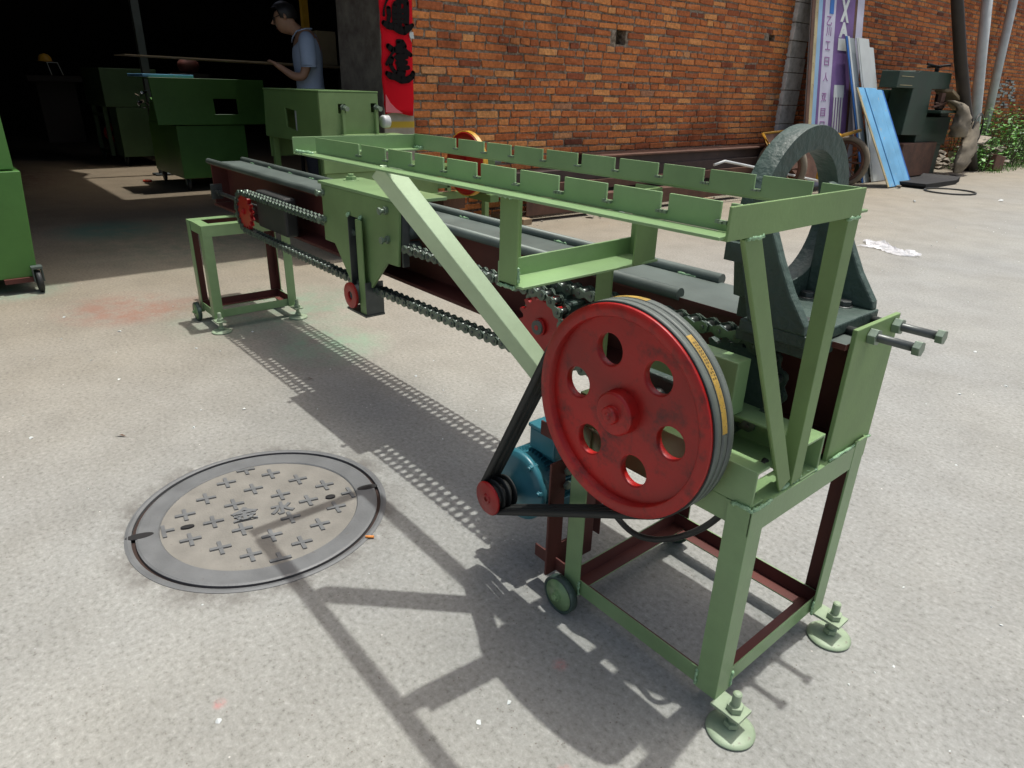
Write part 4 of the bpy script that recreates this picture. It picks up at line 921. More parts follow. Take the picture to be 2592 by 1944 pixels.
def skin(name, verts, edges, radii, mat, parent, rt=0, sub=2):
    me = bpy.data.meshes.new(name); org = ORG[parent.name]
    me.from_pydata([Vector(v) - org for v in verts], edges, []); me.materials.append(M[mat])
    o = bpy.data.objects.new(name, me); COL.objects.link(o); o.parent = parent; ORG[o.name] = org
    sk = o.modifiers.new('skin', 'SKIN'); sk.use_smooth_shade = True
    for k, r in enumerate(radii):
        r2 = r if isinstance(r, tuple) else (r, r); me.skin_vertices[0].data[k].radius = r2
    me.skin_vertices[0].data[rt].use_root = True
    s_ = o.modifiers.new('sub', 'SUBSURF'); s_.levels = s_.render_levels = sub
    return o
def person():
    px, py = -5.72, 1.93
    f = Vector((-.42, -.90, 0)).normalized(); l = Vector((-f.y, f.x, 0)) * 1.0   # l = the man's left
    def W(a, b, z): return Vector((px, py, 0)) + f*a + l*b + Z*z
    root = empty('person', (px, py, 0), 'man in a pale blue v-neck t-shirt and glasses looking down in the doorway', 'person')
    # body: one continuous skinned figure
    V = []; E = []; Rr = []
    def add(p, r, par=None):
        V.append(p); Rr.append(r); k = len(V) - 1
        if par is not None: E.append((par, k))
        return k
    pel = add(W(0, 0, .95), (.15, .12)); wai = add(W(.0, 0, 1.10), (.135, .105), pel); che = add(W(.005, 0, 1.30), (.155, .115), wai); shc = add(W(.0, 0, 1.44), (.10, .085), che)
    nk = add(W(.05, 0, 1.485), .060, shc); nk2 = add(W(.105, 0, 1.515), .056, nk)
    hd = add(W(.160, 0, 1.545), (.070, .078), nk2); hd2 = add(W(.180, 0, 1.605), (.076, .088), hd); hd3 = add(W(.178, 0, 1.66), (.060, .072), hd2)
    chn = add(W(.222, 0, 1.492), .030, hd)
    for s_ in (1, -1):
        sh_ = add(W(.0, s_*.165, 1.42), .060, shc)
        if s_ > 0: pts = [(W(.0, .215, 1.28), .046), (W(.05, .225, 1.14), .041), (W(.13, .20, 1.14), .036), (W(.22, .17, 1.20), .026)]
        else: pts = [(W(-.02, -.215, 1.27), .046), (W(-.01, -.235, 1.14), .040), (W(.03, -.24, 1.02), .034), (W(.07, -.235, .91), .026)]
        k = sh_
        for p, r in pts: k = add(p, r, k)
        wr = V[k]; d = (V[k] - V[k-1]).normalized()
        palm = add(wr + d*.05, (.036, .018), k); pc_ = V[palm]
        side = (l - d*l.dot(d)).normalized()
        for q in range(4):
            o_ = (q - 1.5)*.019; L = (.060, .072, .068, .052)[q]; b0 = pc_ + d*.03 + side*o_; dn = Vector((0, 0, -1)) if s_ < 0 else (l*-.5 + Z*-.6).normalized()
            a1 = add(b0, .0095, palm); a2 = add(b0 + d*L*.55 + dn*.006, .0085, a1); add(b0 + d*L*.85 + dn*L*.4, .0075, a2)
        t1_ = add(pc_ + side*(-.034 if s_ > 0 else .034) - d*.01, .011, palm); add(pc_ + side*(-.05 if s_ > 0 else .05) + d*.03, .0085, t1_)
        hp = add(W(0, s_*.09, .90), .085, pel); kn = add(W(.02, s_*.10, .50), .058, hp); an = add(W(0, s_*.10, .10), .040, kn); add(W(.13, s_*.115, .045), (.036, .026), an)
    skin('body', V, E, Rr, 'skin', root)
    # face details
    tl = R(14); pv = (.13, 1.66)
    def H_(a, b, z):
        a_, z_ = a + .035 - .15, z - .04 - 1.65; return W(.18 + a_*math.cos(tl) + z_*math.sin(tl), b, 1.605 - a_*math.sin(tl) + z_*math.cos(tl))
    m = B_(); hc = H_(.115, 0, 1.69)
    m.tube([H_(.185, 0, 1.69), H_(.218, 0, 1.655), H_(.19, 0, 1.645)], [.008, .012, .007], 8); m.build('nose', 'skin', root, smooth=True)
    m = B_(); m.tube([H_(.186, -.024, 1.612), H_(.194, 0, 1.61), H_(.186, .024, 1.612)], .0035, 8); m.build('mouth', 'lip', root, smooth=True)
    for s_ in (1, -1):
        m = B_(); m.tube([H_(.100, s_*.082, 1.655), H_(.095, s_*.090, 1.68), H_(.097, s_*.086, 1.70)], [.008, .013, .007], 8); m.build('ear', 'skin', root, smooth=True)
        m = B_(); m.lathe([(.0001, .0), (.007, .002), (.009, .008)], H_(.178, s_*.030, 1.687), f, 12, closed=False); m.build('eye', 'black', root)
        m = B_(); m.tube([H_(.196, s_*.012, 1.695), H_(.197, s_*.030, 1.70), H_(.188, s_*.050, 1.695), H_(.188, s_*.050, 1.675), H_(.197, s_*.030, 1.670), H_(.196, s_*.012, 1.678), H_(.196, s_*.012, 1.695)], .0032, 6)
        m.tube([H_(.188, s_*.050, 1.69), H_(.15, s_*.080, 1.695), H_(.10, s_*.088, 1.695)], .003, 6); m.build('glasses', 'black', root)
    # hair: a lumpy cap over the back and top of the head
    m = B_(); c = H_(.098, 0, 1.705); n1, n2 = 20, 12; g = []; rnd = random.Random(3)
    for i in range(n2 + 1):
        th = math.pi*.62*i/n2; row = []
        for k in range(n1):
            ph = 2*math.pi*k/n1; dx_ = math.cos(ph)*math.sin(th); dy_ = math.sin(ph)*math.sin(th); dz_ = math.cos(th)
            if dx_ > .35 and dz_ < .42: dz_ = .42 - .0; 
            r_ = 1 + .05*mn.noise(Vector((dx_*4, dy_*4, dz_*4)))
            row.append(m._v(c + f*dx_*.108*r_ + l*dy_*.092*r_ + Z*dz_*.098*r_))
        g.append(row)
    for i in range(n2):
        for k in range(n1): m.face((g[i][k], g[i][(k+1)%n1], g[i+1][(k+1)%n1], g[i+1][k]), 0, True)
    m.build('hair', 'hair', root)
    # t-shirt: ringed torso with sleeves
    m = B_(); rings = []; n1 = 32
    prof = [(.92, .165, .128, .0), (.97, .165, .128, .0), (1.03, .160, .122, .0), (1.09, .155, .118, .0), (1.15, .156, .118, .002), (1.22, .166, .124, .004), (1.30, .178, .130, .006), (1.37, .180, .124, .004), (1.42, .172, .108, .0), (1.46, .150, .088, -.004), (1.485, .110, .072, -.004), (1.50, .078, .062, .008)]
    for z_, rx, ry, o_ in prof:
        row = []
        for k in range(n1):
            ph = 2*math.pi*k/n1; cc, ss = math.cos(ph), math.sin(ph)
            w_ = 1 + .045*mn.noise(Vector((cc*2.2, ss*2.2, z_*7))) + .02*mn.noise(Vector((cc*6, ss*6, z_*18)))
            zz = z_
            if z_ > 1.41: 
                v = max(0, cc - .55)/.45; zz -= (z_ - 1.39)*1.15*v      # v-neck dips at the front
            row.append(m._v(W(o_ + ry*cc*w_, rx*ss*w_, zz)))
        rings.append(row)
    for i in range(len(rings)-1):
        for k in range(n1): m.face((rings[i][k], rings[i][(k+1)%n1], rings[i+1][(k+1)%n1], rings[i+1][k]), 0, True)
    for s_ in (1, -1):
        p = [W(-.0, s_*.12, 1.445), W(-.0, s_*.17, 1.42), W(-.002, s_*.20, 1.36), W(-.005, s_*.218, 1.28), W(0, s_*.226, 1.215)]
        m.tube(p, [.058, .072, .074, .070, .069], 18, 0, caps=False)
        m.tube([p[-1] + Z*.012, p[-1]], [.0715, .0715], 18, 0, caps=False)
    o = m.build('t_shirt', 'shirt', root, smooth=True); s_m = o.modifiers.new('t', 'SOLIDIFY'); s_m.thickness = .004; ss_ = o.modifiers.new('s', 'SUBSURF'); ss_.levels = ss_.render_levels = 1
    m = B_(); m.tube([W(.075, -.065, 1.495), W(.112, -.035, 1.45), W(.125, 0, 1.412), W(.112, .035, 1.45), W(.075, .065, 1.495), W(0, .085, 1.515), W(-.05, .05, 1.52), W(-.05, -.05, 1.52), W(0, -.085, 1.515), W(.075, -.065, 1.495)], .006, 8); m.build('collar', 'shirt', root, smooth=True)
    m = B_()
    for s_ in (1, -1): m.tube([W(0, s_*.075, .93), W(.01, s_*.09, .72), W(.022, s_*.10, .50), W(.012, s_*.10, .3), W(0, s_*.10, .09)], [.105, .092, .075, .068, .066], 18)
    m.tube([W(0, 0, .80), W(0, 0, .965)], [.12, .150], 20); m.build('trousers', 'trouser', root, smooth=True)
    for s_ in (1, -1):
        m = B_(); m.tube([W(-.07, s_*.10, .035), W(.0, s_*.105, .05), (W(.09, s_*.112, .045)), W(.19, s_*.12, .03)], [.035, .047, .044, .026], 12); m.build('shoe', 'rubber', root, smooth=True)
person()

# ---- steel stock lying along the foot of the wall
st = empty('steel_beam', (-4.2, 4.4, 0), 'brown steel channel lying lowest and foremost in front of the brick wall', 'steel beam', 'steel stock along the wall')
def lay_channel(p0, p1, w_, h_, mat, parent, flip=-1):
    m = B_(); m.channel(p0, p1, X*flip, Z, w_, h_, .009); m.build('channel_section', mat, parent, bevel=.002)
lay_channel((-4.13, 3.13, .055), (-3.98, 6.3, .055), .12, .14, 'rust', st)
def stock(label, fn):
    e = empty('steel_beam', (-4.35, 5, 0), label, 'steel beam', 'steel stock along the wall'); fn(e)
stock('dark steel plate bundle leaning behind the foremost channel', lambda e: lay_channel((-4.27, 2.75, .215), (-4.24, 7.2, .215), .16, .085, 'rust', e))
stock('long dark flat steel plate with a rusty top edge against the brick wall', lambda e: (ibox('plate', 'darkrust', e, (-4.58, 4.2, .06), (-4.30, 7.9, .50), .004), ibox('plate_edge', 'rust', e, (-4.58, 4.2, .502), (-4.27, 7.9, .52), .003)))
stock('second brown steel channel resting on top of the lower stock', lambda e: lay_channel((-4.31, 2.9, .305), (-4.26, 7.4, .305), .2, .10, 'darkrust', e))
for k, (y, x, w_) in enumerate(((3.02, -4.2, .06), (5.6, -4.1, .06))):
    m = B_(); m.box((x - .3, y, 0), (x + .16, y + .1, .052)); tag(m.build('wooden_bearer', 'wood', origin=(x, y, 0), bevel=.004), ('short timber bearer under the near end of the steel stock', 'short timber bearer under the middle of the steel stock')[k], 'timber')
# ---- rubble
def chunk(m, c, r, rnd, flat=.6):
    pts = [Vector((rnd.gauss(0, 1), rnd.gauss(0, 1), rnd.gauss(0, 1))).normalized() for _ in range(10)]
    bm = bmesh.new(); a = rnd.uniform(0, 6.28)
    for p in pts:
        q = Vector((p.x*r*rnd.uniform(.8, 1.3), p.y*r, p.z*r*flat)); q.rotate(Matrix.Rotation(a, 3, 'Z')); bm.verts.new(q + Vector(c))
    bmesh.ops.convex_hull(bm, input=bm.verts[:]); bm.verts.index_update(); k = len(m.v)
    idx = {v: m._v(v.co) for v in bm.verts}
    for f_ in bm.faces: m.face([idx[v] for v in f_.verts])
    bm.free()
rnd = random.Random(21)
for k, (x, y, r, lb) in enumerate(((-4.0, 3.82, .05, 'pale grey stone chunk lying before the brown steel channel'), (-3.99, 3.95, .035, 'smaller stone chip beside the pale grey chunk'), (-3.95, 4.17, .045, 'cream brick fragment with a red painted end near the channel'), (-3.38, 9.12, .05, 'broken brick on the yard in front of the blue panel'), (-4.22, 3.02, .06, 'knobbly dark lump at the near end of the steel stock'))):
    m = B_(); chunk(m, (x, y, r*.45), r, rnd, .5); tag(m.build('stone_chunk', ('rock', 'rock', 'white', 'rock', 'rust')[k], origin=(x, y, 0)), lb, 'stone')
m = B_(); m.box((-3.985, 4.06, 0), (-3.93, 4.12, .028)); tag(m.build('red_brick_end', 'red', origin=(-3.96, 4.09, 0)), 'small red block beside the cream brick fragment', 'brick')
m = B_()
for k in range(130):
    y = rnd.uniform(2.9, 9); x = -4.62 + rnd.random()**1.3*.75; chunk(m, (x, y, .004), rnd.uniform(.006, .022), rnd, .5)
tag(m.build('rubble_crumbs', 'rock'), 'scattered crumbs of stone and mortar along the foot of the wall', 'rubble', kind='stuff')
m = B_()
for k in range(420):
    x, y = rnd.uniform(-3.8, 1.5), rnd.uniform(-1.6, 9); r = rnd.uniform(.0015, .0045)
    if (x + 1.2)**2 + (y + .4)**2 < .13: continue
    chunk(m, (x, y, r*.3), r*rnd.choice((1, 1, 1.8)), rnd, .6)
tag(m.build('loose_grit', 'white'), 'tiny pale grit and chips strewn over the concrete yard', 'grit', kind='stuff')
# dead leaves
M['deadleaf'] = paint('dry_leaf', (.10, .05, .025), .8, .2)
for k, (x, y, lb) in enumerate(((-2.0, .08, 'curled brown dead leaf on the concrete between the manhole and the far stand'), (-1.92, -.62, 'dry twig of leaf left of the manhole cover'), (-3.1, .95, 'small brown leaf on the ground beyond the bed beam'))):
    m = B_(); m.face([m._v((x, y, .002)), m._v((x + .015, y + .012, .008)), m._v((x + .035, y + .03, .003)), m._v((x + .012, y + .022, .006))]); tag(m.build('dead_leaf', 'deadleaf', origin=(x, y, 0)), lb, 'leaf')
# ---- two-wheeled cart
ct = empty('hand_cart', (-3.9, 7.7, 0), 'yellow rusty two-wheeled tipping cart parked behind the black ring', 'cart')
def cwheel(y, lean=0):
    e = empty('wheel', (-3.95, y, .31), parent=ct); c = (-3.95, y, .31)
    m = B_(); m.lathe([(.27, -.03), (.30, -.032), (.325, -.015), (.325, .015), (.30, .032), (.27, .03)], c, Y, 48); m.build('tyre', 'cloth', e)
    m = B_(); m.lathe([(.225, -.02), (.272, -.026), (.272, .026), (.225, .02)], c, Y, 48)
    for k in range(8): a = 2*math.pi*k/8; m.tube([c, (c[0] + .24*math.cos(a), y, c[2] + .24*math.sin(a))], .013, 6)
    m.cyl((c[0], y - .05, c[2]), (c[0], y + .05, c[2]), .04, 16); m.build('rim', 'rust', e)
cwheel(8.62); cwheel(7.0)
m = B_(); P8 = [(-4.25, 7.25, .30), (-3.80, 7.25, .17), (-3.80, 8.10, .17), (-4.25, 8.25, .30), (-4.38, 7.2, .66), (-3.95, 6.64, .58), (-3.93, 8.35, .645), (-4.38, 8.6, .72)]
i = [m._v(p) for p in P8]
for q in ((0,1,2,3), (0,4,5,1), (1,5,6,2), (2,6,7,3), (3,7,4,0)): m.face([i[k] for k in q])
o = m.build('tub', ['rust'], ct); sm = o.modifiers.new('t', 'SOLIDIFY'); sm.thickness = .012
m = B_(); m.tube([P8[4], P8[5], P8[6], P8[7], P8[4]], .018, 8); m.tube([P8[6], (-3.93, 8.84, .70)], .022, 8); m.build('tub_rim', 'yellow', ct)
m = B_(); m.tube([(-3.72, 7.52, .17), (-3.74, 7.62, .62)], .035, 6); m.build('tub_rib', 'yellow', ct)
m = B_(); m.tube([(-3.95, 5.62, .40), (-3.93, 5.78, .435), (-3.9, 6.0, .40), (-3.7, 7.65, .13)], .014, 8); m.build('handle', 'pipe', ct)
m = B_(); m.tube([(-3.95, 6.95, .31), (-3.95, 8.7, .31)], .02, 8); m.tube([(-3.7, 7.6, .13), (-3.8, 8.2, .2)], .02, 8); m.build('axle', 'rust', ct)
# ---- leaning boards
def lean(name, label, cat, mat, y0, y1, x0, x1, h, z0=0., t=.03, group=None, tilt=0.):
    """board with its foot at x0 leaning back to x1 at height h"""
    root = empty(name, (x0, (y0+y1)/2, z0), label, cat, group)
    d = Vector((x1 - x0, tilt, h)).normalized(); L = math.hypot(math.hypot(x1 - x0, h), tilt); nrm = Y.cross(d).normalized()
    if nrm.x < 0: nrm = -nrm
    return root, d, L, nrm
def strip(mb_, y0, y1, x0, d, nrm, v0, v1, off, th, z0=0.):
    o_ = Vector((x0, 0, z0)); i = []
    for (v, y, n) in ((v0, y0, 0), (v0, y1, 0), (v1, y1, 0), (v1, y0, 0), (v0, y0, 1), (v0, y1, 1), (v1, y1, 1), (v1, y0, 1)):
        i.append(mb_._v(o_ + d*v + Y*y + nrm*(off + th*n)))
    for q in ((0,3,2,1),(4,5,6,7),(0,1,5,4),(1,2,6,5),(2,3,7,6),(3,0,4,7)): mb_.face([i[k] for k in q])
M['lilac'] = paint('lilac_print', (.50, .50, .60), .6, .12, 4, wear=.66, wearcol=(.3, .3, .36))
M['purple'] = paint('purple_print', (.155, .085, .24), .55, .2, 4, wear=.64, wearcol=(.35, .32, .42))
M['cream'] = paint('cream_edge', (.42, .36, .20), .7, .3, 5, wear=.58, wearcol=(.16, .08, .03))
M['sky'] = paint('pale_blue_print', (.25, .42, .60), .6, .1, 4)
M['purpink'] = paint('faded_purple_letter', (.30, .14, .32), .7, .1, 4)
rt, d, L, nr = lean('sign_board', 'tall old purple and lilac sign board with faded letters leaning against the wall', 'sign board', 'white', 7.80, 9.12, -4.08, -4.56, 3.4)
bd = B_(); strip(bd, 7.80, 9.12, -4.08, d, nr, 0, 3.4, 0, .03); bd.build('panel', 'greyp', rt)
for nm, mt, a, b in (('rusty_edge', 'rust', 7.775, 7.85), ('printed_stripe', 'cream', 7.852, 7.925), ('printed_stripe', 'sky', 7.927, 8.02), ('printed_stripe', 'purple', 8.022, 8.085), ('printed_stripe', 'lilac', 8.087, 8.36), ('printed_stripe', 'purple', 8.362, 8.86), ('wooden_strip', 'rust', 8.862, 8.93), ('printed_stripe', 'lilac', 8.932, 9.12)):
    m = B_(); strip(m, a, b, -4.08, d, nr, 0.02, 3.38, .0305, .006); m.build(nm, mt, rt)
def bglyph(ch, y, v, sy, sz, mat, rot=0, off=0.0, dy=.0385):
    m = B_(); o_ = Vector((-4.08, y, 0)) + d*v + nr*dy; a, b = (Y, d) if not rot else (d, -Y)
    T = Matrix.Translation(o_) @ Matrix(((a.x, b.x, nr.x, 0), (a.y, b.y, nr.y, 0), (a.z, b.z, nr.z, 0), (0, 0, 0, 1)))
    vs, fs = glyph(ch, T, None, None, (sy, sz), off=off); m.v += vs
    for f_ in fs: m.face(f_)
    m.build('letter', mat, rt)
bglyph('X', 8.60, 2.12, .22, .26, 'white', off=.05); bglyph('A', 8.60, 1.90, .24, .18, 'white', off=.05)
m = B_(); strip(m, 8.47, 8.73, -4.08, d, nr, 1.66, 1.80, .037, .004); m.build('white_patch', 'white', rt); m = B_(); strip(m, 8.45, 8.72, -4.08, d, nr, 1.10, 1.25, .037, .004)
for k in range(4): strip(m, 8.46 + k*.07, 8.495 + k*.07, -4.08, d, nr, .45, 1.10, .037, .004)
m.build('white_patch', 'white', rt)
m = B_(); strip(m, 8.20, 8.30, -4.08, d, nr, 2.06, 2.6, .037, .004); m.build('blue_patch', 'blued', rt)
for k, chh in enumerate('\u5de5\u65e5\u4eba\u5ddd\u4e59'): bglyph(chh, 8.21, (1.70, 1.52, 1.34, 1.86, 1.98)[k], .12, .10, 'purpink')
for k, chh in enumerate('\u53cc\u76ee\u53e3'): bglyph(chh, 8.20, (1.10, .92, .76)[k], .12, .10, 'purpink')
# grey-white folded sheets
def folded(label, y0, y1, x0, x1, h, y_tilt, mats, ribs, z0=0.0):
    root = empty('metal_sheet', (x0, (y0+y1)/2, z0), label, 'metal sheet', 'metal sheets leaning on the sign board')
    a0, a1 = Vector((x0, y0, z0)), Vector((x0, y1, z0)); b0, b1 = Vector((x1, y0 + y_tilt, h)), Vector((x1, y1 + y_tilt, h))
    nrm = (a1 - a0).cross(b0 - a0).normalized(); nrm = nrm if nrm.x > 0 else -nrm
    for (u0, u1, dp, mt, nm, top) in ribs:
        m = B_(); q = [a0.lerp(a1, u0), a0.lerp(a1, u1), b0.lerp(b1, u1), b0.lerp(b1, u0)]
        q[2] = q[1].lerp(q[2], top); q[3] = q[0].lerp(q[3], top)
        i = [m._v(p + nrm*dp) for p in q] + [m._v(p + nrm*(dp + .012)) for p in q]
        for f_ in ((0,3,2,1),(4,5,6,7),(0,1,5,4),(1,2,6,5),(2,3,7,6),(3,0,4,7)): m.face([i[k] for k in f_])
        m.build(nm, mt, root, bevel=.002)
    return root
folded('long grey and white folded metal sheet with a blue edge leaning beside the sign board', 9.12, 9.98, -3.93, -4.25, 1.80, -.66, None,
       ((0, .05, .045, 'blued', 'edge_fold', 1), (.05, .10, .05, 'white', 'edge_fold', 1), (.10, .38, .0, 'greyp', 'sheet', 1), (.36, .40, .04, 'white', 'rib', 1), (.40, .74, .045, 'white', 'sheet', 1.0), (.74, 1.0, .0, 'white', 'sheet', .955)))
folded('short bright blue metal sheet with dark blue creases leaning in front of the white one', 8.93, 9.72, -3.48, -3.95, 1.205, -.50, None,
       ((0, .06, .03, 'cream', 'edge_fold', 1.0), (.06, .26, .03, 'bluep', 'sheet', 1), (.26, .30, .02, 'blued', 'crease', 1), (.30, .70, .03, 'bluep', 'sheet', 1), (.70, .90, .03, 'bluep', 'sheet', .985), (.90, 1.0, .015, 'blued', 'edge_fold', .985)))
# ---- old band machine
bs = empty('band_saw', (-4.05, 11, 0), 'old dark green C-framed workshop machine with sacks hung on it beside the wall', 'machine')
m = B_(); m.poly([(10.1, .62), (10.82, .60), (10.86, .95), (10.80, 1.24), (11.44, 1.25), (11.42, 1.475), (10.25, 1.475), (10.14, 1.40)], Y, Z, (-4.20, 0, 0), X, .30); m.build('frame_column', 'olddk', bs, bevel=.01)
m = B_(); m.poly([(9.85, .0), (10.35, .0), (10.30, 1.22), (9.95, 1.22)], Y, Z, (-4.35, 0, 0), X, .12); m.build('back_column', 'olddk', bs, bevel=.008)
ibox('motor_cover', 'olddk', bs, (-4.12, 9.52, 1.24), (-3.88, 10.16, 1.45), .01)
for z in (1.27, 1.38): ibox('vent_strip', 'cream', bs, (-3.878, 9.6, z), (-3.872, 10.0, z + .008), 0)
ibox('base_box', 'rust', bs, (-4.3, 10.12, .02), (-3.84, 11.36, .50), .008); ibox('pedestal', 'olddk', bs, (-4.2, 11.55, .0), (-3.95, 11.85, .95), .006); ibox('work_table', 'olddk', bs, (-4.3, 10.85, .92), (-3.72, 11.9, .955), .004)
ibox('knee', 'olddk', bs, (-4.22, 10.7, .45), (-3.92, 11.9, .86), .01)
m = B_(); m.lathe([(.15, -.02), (.20, -.025), (.21, 0), (.20, .025), (.15, .02)], (-4.05, 11.66, 1.14), X, 36); m.lathe([(.001, -.02), (.04, -.02), (.04, .02), (.001, .02)], (-4.05, 11.66, 1.14), X, 16)
for k in range(5): a = k*1.2566 + .3; m.tube([(-4.05, 11.66, 1.14), (-4.05, 11.66 + .18*math.cos(a), 1.14 + .18*math.sin(a))], .018, 6)
m.build('hand_wheel', 'black', bs)
m = B_(); m.cyl((-4.05, 11.2, 1.47), (-4.05, 11.2, 1.56), .03, 10)
for k in range(5): a = k*1.2566; m.tube([(-4.05, 11.2, 1.56), (-4.05 + .17*math.sin(a), 11.2 + .17*math.cos(a), 1.57 + .02*math.sin(a*2))], .018, 6)
m.build('star_handle', 'black', bs)
m = B_(); m.box((-3.92, 11.15, .98), (-3.87, 11.3, 1.2)); m.tube([(-3.85, 10.85, 1.0), (-3.85, 11.35, 1.06)], .02, 6); m.tube([(-3.85, 10.9, 1.06), (-3.85, 11.3, 1.03)], .015, 6); m.build('slide', 'rust', bs)
def sack(name, label, pts, rad, mat='cloth', squash=.5, seed=0):
    m = B_(); n = 20; rnd = random.Random(seed); pts2 = catmull(pts, 5); rings = []
    for k, p in enumerate(pts2):
        t_ = k/(len(pts2)-1)*(len(rad)-1); i0 = min(int(t_), len(rad)-2); r_ = rad[i0] + (rad[i0+1]-rad[i0])*(t_-i0); row = []
        for j in range(n):
            a = 2*math.pi*j/n; q = 1 + .30*mn.noise(Vector((math.cos(a)*1.7, math.sin(a)*1.7, k*.35 + seed))) + .24*mn.noise(Vector((math.cos(a)*4, math.sin(a)*4, k*.9)))
            row.append(m._v(p + Vector((r_*squash*math.sin(a)*q, r_*math.cos(a)*q, 0))))
        rings.append(row)
    for k in range(len(rings)-1):
        for j in range(n): m.face((rings[k][j], rings[k][(j+1)%n], rings[k+1][(j+1)%n], rings[k+1][j]), 0, True)
    m.face(rings[0][::-1]); m.face(rings[-1]); return tag(m.build(name, mat, origin=pts[-1]), label, 'sack')
sack('sack', 'crumpled cream sack slung over the work table of the old machine', [Vector(p) for p in ((-3.78, 11.25, 1.10), (-3.70, 11.45, 1.04), (-3.64, 11.55, .90), (-3.64, 11.56, .74), (-3.66, 11.60, .58))], [.11, .15, .17, .22, .19], seed=2)
sack('sack', 'long limp beige sack hanging down to the ground beside the pole', [Vector(p) for p in ((-3.66, 12.22, .80), (-3.62, 12.1, .62), (-3.58, 11.95, .42), (-3.56, 11.80, .22), (-3.55, 11.70, .05))], [.08, .16, .20, .20, .10], seed=9)
m = B_(); m.box((-4.05, 11.3, 1.08), (-3.80, 12.3, 1.12)); o = m.build('cardboard_flap', 'cardboard', origin=(-3.9, 11.8, 1.1)); o.rotation_euler = (R(-16), 0, 0); tag(o, 'flattened cardboard sheet resting on the old machine below the handwheel', 'cardboard')
m = B_(); m.tube([(-3.62, 12.25 + .22*math.cos(a), .66 + .24*math.sin(a)) for a in [R(q) for q in range(0, 361, 15)]], .012, 8, caps=False); m.tube([(-3.64, 12.30 + .20*math.cos(a), .70 + .22*math.sin(a)) for a in [R(q) for q in range(0, 361, 15)]], .010, 8, caps=False); tag(m.build('hose_coil', 'rubber', origin=(-3.62, 12.2, .66)), 'dark coil of hose hanging against the leaning pole', 'hose')
m = B_(); m.tube([(-3.75, 12.95, 0), (-3.76, 12.4, .55), (-3.78, 11.86, 1.08), (-3.80, 11.30, 1.66), (-3.84, 10.85, 2.25), (-3.9, 10.3, 3.0)], [.10, .095, .09, .085, .08, .07], 14); tag(m.build('wooden_pole', 'plug', origin=(-3.55, 13, 0)), 'thick black wooden pole leaning over the old machine', 'pole')
m = B_(); m.tube([(-4.1, 14.05, 0), (-4.15, 13.9, .5), (-4.35, 13.75, 1.9), (-4.55, 13.65, 3.3)], .085, 14); tag(m.build('drain_pipe', 'pipe', origin=(-4.1, 14, 0)), 'white plastic pipe with a blue band standing against the brown wall, nearer of two', 'pipe')
m = B_(); m.tube([(-4.45, 15.5, 0), (-4.5, 15.3, 1.7), (-4.55, 15.15, 3.3)], .075, 14); tag(m.build('drain_pipe', 'pipe', origin=(-4.45, 15.5, 0)), 'greyer slimmer pipe farther along the brown wall above the bushes', 'pipe')
m = B_(); rnd = random.Random(6)
for k in range(34): y = rnd.uniform(16.3, 17.3); z = rnd.uniform(.98, 1.52); m.box((-4.705, y, z), (-4.698, y + rnd.uniform(.08, .3), z + rnd.uniform(.02, .05)))
tag(m.build('whitewash_patch', 'fadedwash', origin=(-4.7, 16.8, 1.1)), 'faded whitewash lettering patch on the far brown wall', 'wall writing')
# ---- flat things on the ground
m = B_(); m.poly([(9.35, 0), (10.35, 0), (10.5, .03), (10.5, .10), (10.4, .06), (9.3, .07), (9.3, .04)], Y, Z, (-3.62, 0, 0), X, .5); tag(m.build('metal_trough', 'black', origin=(-3.4, 9.9, 0)), 'low black metal trough on the ground in front of the old machine', 'trough')
m = B_(); m.tube([(-2.83 + .29*math.cos(a), 9.33 + .31*math.sin(a), .012) for a in [R(q) for q in range(0, 361, 10)]], .010, 8, caps=False); tag(m.build('rubber_hoop', 'rubber', origin=(-2.83, 9.33, 0)), 'thin black rubber hoop lying flat on the yard', 'hoop')
m = B_(); m.poly(circ(-4.05, 8.82, .16, 9), X, Y, (0, 0, 0), Z, .05); tag(m.build('scrap_board', 'cardboard', origin=(-4.05, 8.8, 0)), 'flat brown scrap of board on the ground beside the cart wheel', 'scrap')
# clear plastic bag
mt, t, b = nodes('clear_plastic_film'); b.inputs['Base Color'].default_value = (.85, .87, .9, 1); b.inputs['Roughness'].default_value = .25; b.inputs['Alpha'].default_value = .5; b.inputs['Specular IOR Level'].default_value = .8; M['film'] = mt
m = B_(); g = []; nx_, ny_ = 22, 14
for i in range(nx_ + 1):
    row = []
    for j in range(ny_ + 1):
        u, v = i/nx_, j/ny_; x = -1.93 + .44*u + .05*math.sin(v*5); y = 4.72 + .30*v*(1 - .4*u) + .05*math.sin(u*6); z = .004 + .055*abs(mn.noise(Vector((u*5, v*4, 1)))) * math.sin(math.pi*min(1, max(0, v)))**.5 + .02*abs(mn.noise(Vector((u*14, v*11, 4))))
        row.append(m._v((x, y, z)))
    g.append(row)
for i in range(nx_):
    for j in range(ny_): m.face((g[i][j], g[i+1][j], g[i+1][j+1], g[i][j+1]))
tag(m.build('plastic_bag', 'film', origin=(-1.7, 4.85, 0)), 'crumpled clear plastic bag lying on the open yard', 'plastic bag')
for k, (x, y) in enumerate(((-2.72, 7.9), (-2.15, 9.0), (-4.9, 1.0))):
    m = B_(); chunk(m, (x, y, .01), .03, rnd, .5); tag(m.build('paper_scrap', 'white', origin=(x, y, 0)), ('white scrap of paper on the yard before the cart', 'white scrap of paper near the rubber hoop', 'tiny white scrap on the shaded floor before the hall')[k], 'litter')
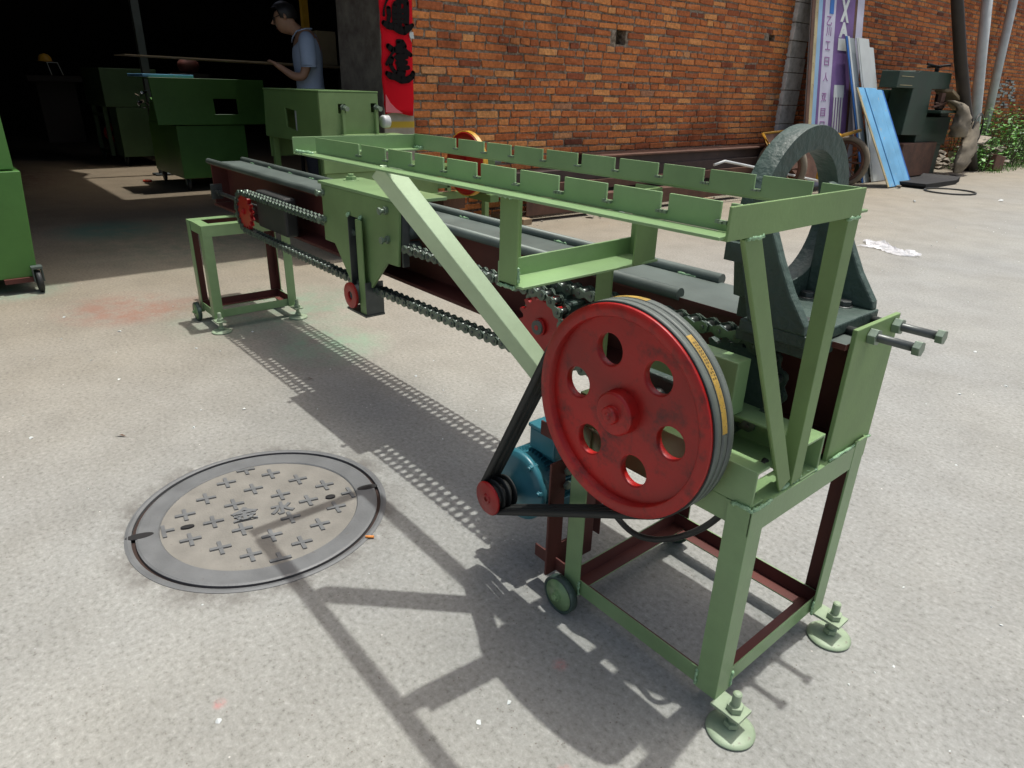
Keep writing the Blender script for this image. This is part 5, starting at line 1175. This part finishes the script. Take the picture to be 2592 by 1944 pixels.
# ---- rubble heap and plants at the far end
rnd = random.Random(33)
rh = B_()
for k in range(150):
    y = rnd.uniform(12.6, 16.5); h = max(0, .42*math.exp(-((y - 13.6)/1.1)**2)); x = -4.4 + rnd.random()*.95*(.5 + h); r = rnd.uniform(.03, .12)
    chunk(rh, (x, y, rnd.random()*h*.9 + r*.2), r, rnd, .45)
tag(rh.build('rubble_pile', 'rock'), 'heap of broken concrete and tiles by the bushes', 'rubble', kind='stuff')
for k, (c, sz, a, lb) in enumerate((((-3.75, 12.95, .50), (.22, .62, .03), 8, 'large flat broken slab on top of the rubble heap'), ((-3.55, 13.35, .12), (.16, .28, .26), -12, 'brown clay block leaning at the foot of the rubble heap'))):
    m = B_(); m.box([c[q] - sz[q]/2 for q in range(3)], [c[q] + sz[q]/2 for q in range(3)]); o = m.build('broken_slab', ('rock', 'rust')[k], origin=c, bevel=.01); o.rotation_euler = (R(a), R(a*.6), R(a)); tag(o, lb, 'slab')
def bush(label, y0, y1, h, n, seed, dens=1.0, name='leafy_bush', x0=-4.5, x1=-3.6):
    root = empty(name, ((x0+x1)/2, (y0+y1)/2, 0), label, 'bush', 'bushes at the far end of the wall'); rnd = random.Random(seed); lf = B_(); stm = B_()
    for k in range(n):
        by, bx = rnd.uniform(y0, y1), rnd.uniform(x0, x1); hh = h*rnd.uniform(.55, 1.05); lx, ly = rnd.uniform(-.18, .25), rnd.uniform(-.2, .2)
        p0, p1 = Vector((bx, by, 0)), Vector((bx + lx, by + ly, hh)); pm_ = p0.lerp(p1, .5) + Vector((rnd.uniform(-.05, .05), rnd.uniform(-.05, .05), 0))
        stm.tube([p0, pm_, p1], [.008, .006, .003], 5)
        for j in range(int(16*dens)):
            t_ = rnd.uniform(.15, 1.05); c = p0.lerp(p1, t_) + Vector([rnd.gauss(0, .075) for _ in range(3)]); a = Vector([rnd.uniform(-1, 1) for _ in range(2)] + [rnd.uniform(-.2, .5)]).normalized(); b2 = a.cross(Vector([rnd.uniform(-.5, .5), rnd.uniform(-.5, .5), 1])).normalized(); L_ = rnd.uniform(.05, .10); w_ = L_*.28
            lf.face([lf._v(c), lf._v(c + a*L_*.5 + b2*w_), lf._v(c + a*L_), lf._v(c + a*L_*.5 - b2*w_)], rnd.choice((0, 0, 1)))
    lf.build('foliage', ['leaf', 'leafd'], root); stm.build('stem', 'stem', root)
bush('broad bush with bright leaves growing over the rubble heap against the wall', 13.4, 15.6, .92, 90, 1)
bush('low fine-leaved weed clump in front of the rubble heap', 12.75, 13.5, .42, 34, 2, x0=-4.0, x1=-3.6)
bush('rightmost bush spilling past the heap toward the yard', 15.6, 18.5, 1.05, 120, 3, x0=-4.5, x1=-3.3)
bush('dark shrub rising against the far wall behind the other bushes', 18.4, 21, 1.9, 130, 4, x0=-4.55, x1=-4.0)
m = B_(); rnd = random.Random(77)
for k in range(2600):
    y = rnd.uniform(12.8, 22); x = -4.6 + rnd.random()**1.4*1.3; L_ = rnd.uniform(.05, .16); a = rnd.uniform(0, 6.28); p = Vector((x, y, 0)); q = Vector((math.cos(a), math.sin(a), 0))
    m.face([m._v(p - q*.006), m._v(p + q*.006), m._v(p + q*.01 + Vector((rnd.uniform(-.04, .04), rnd.uniform(-.04, .04), L_)))])
tag(m.build('grass', 'leaf'), 'short green weeds and grass along the foot of the far wall', 'grass', kind='stuff')
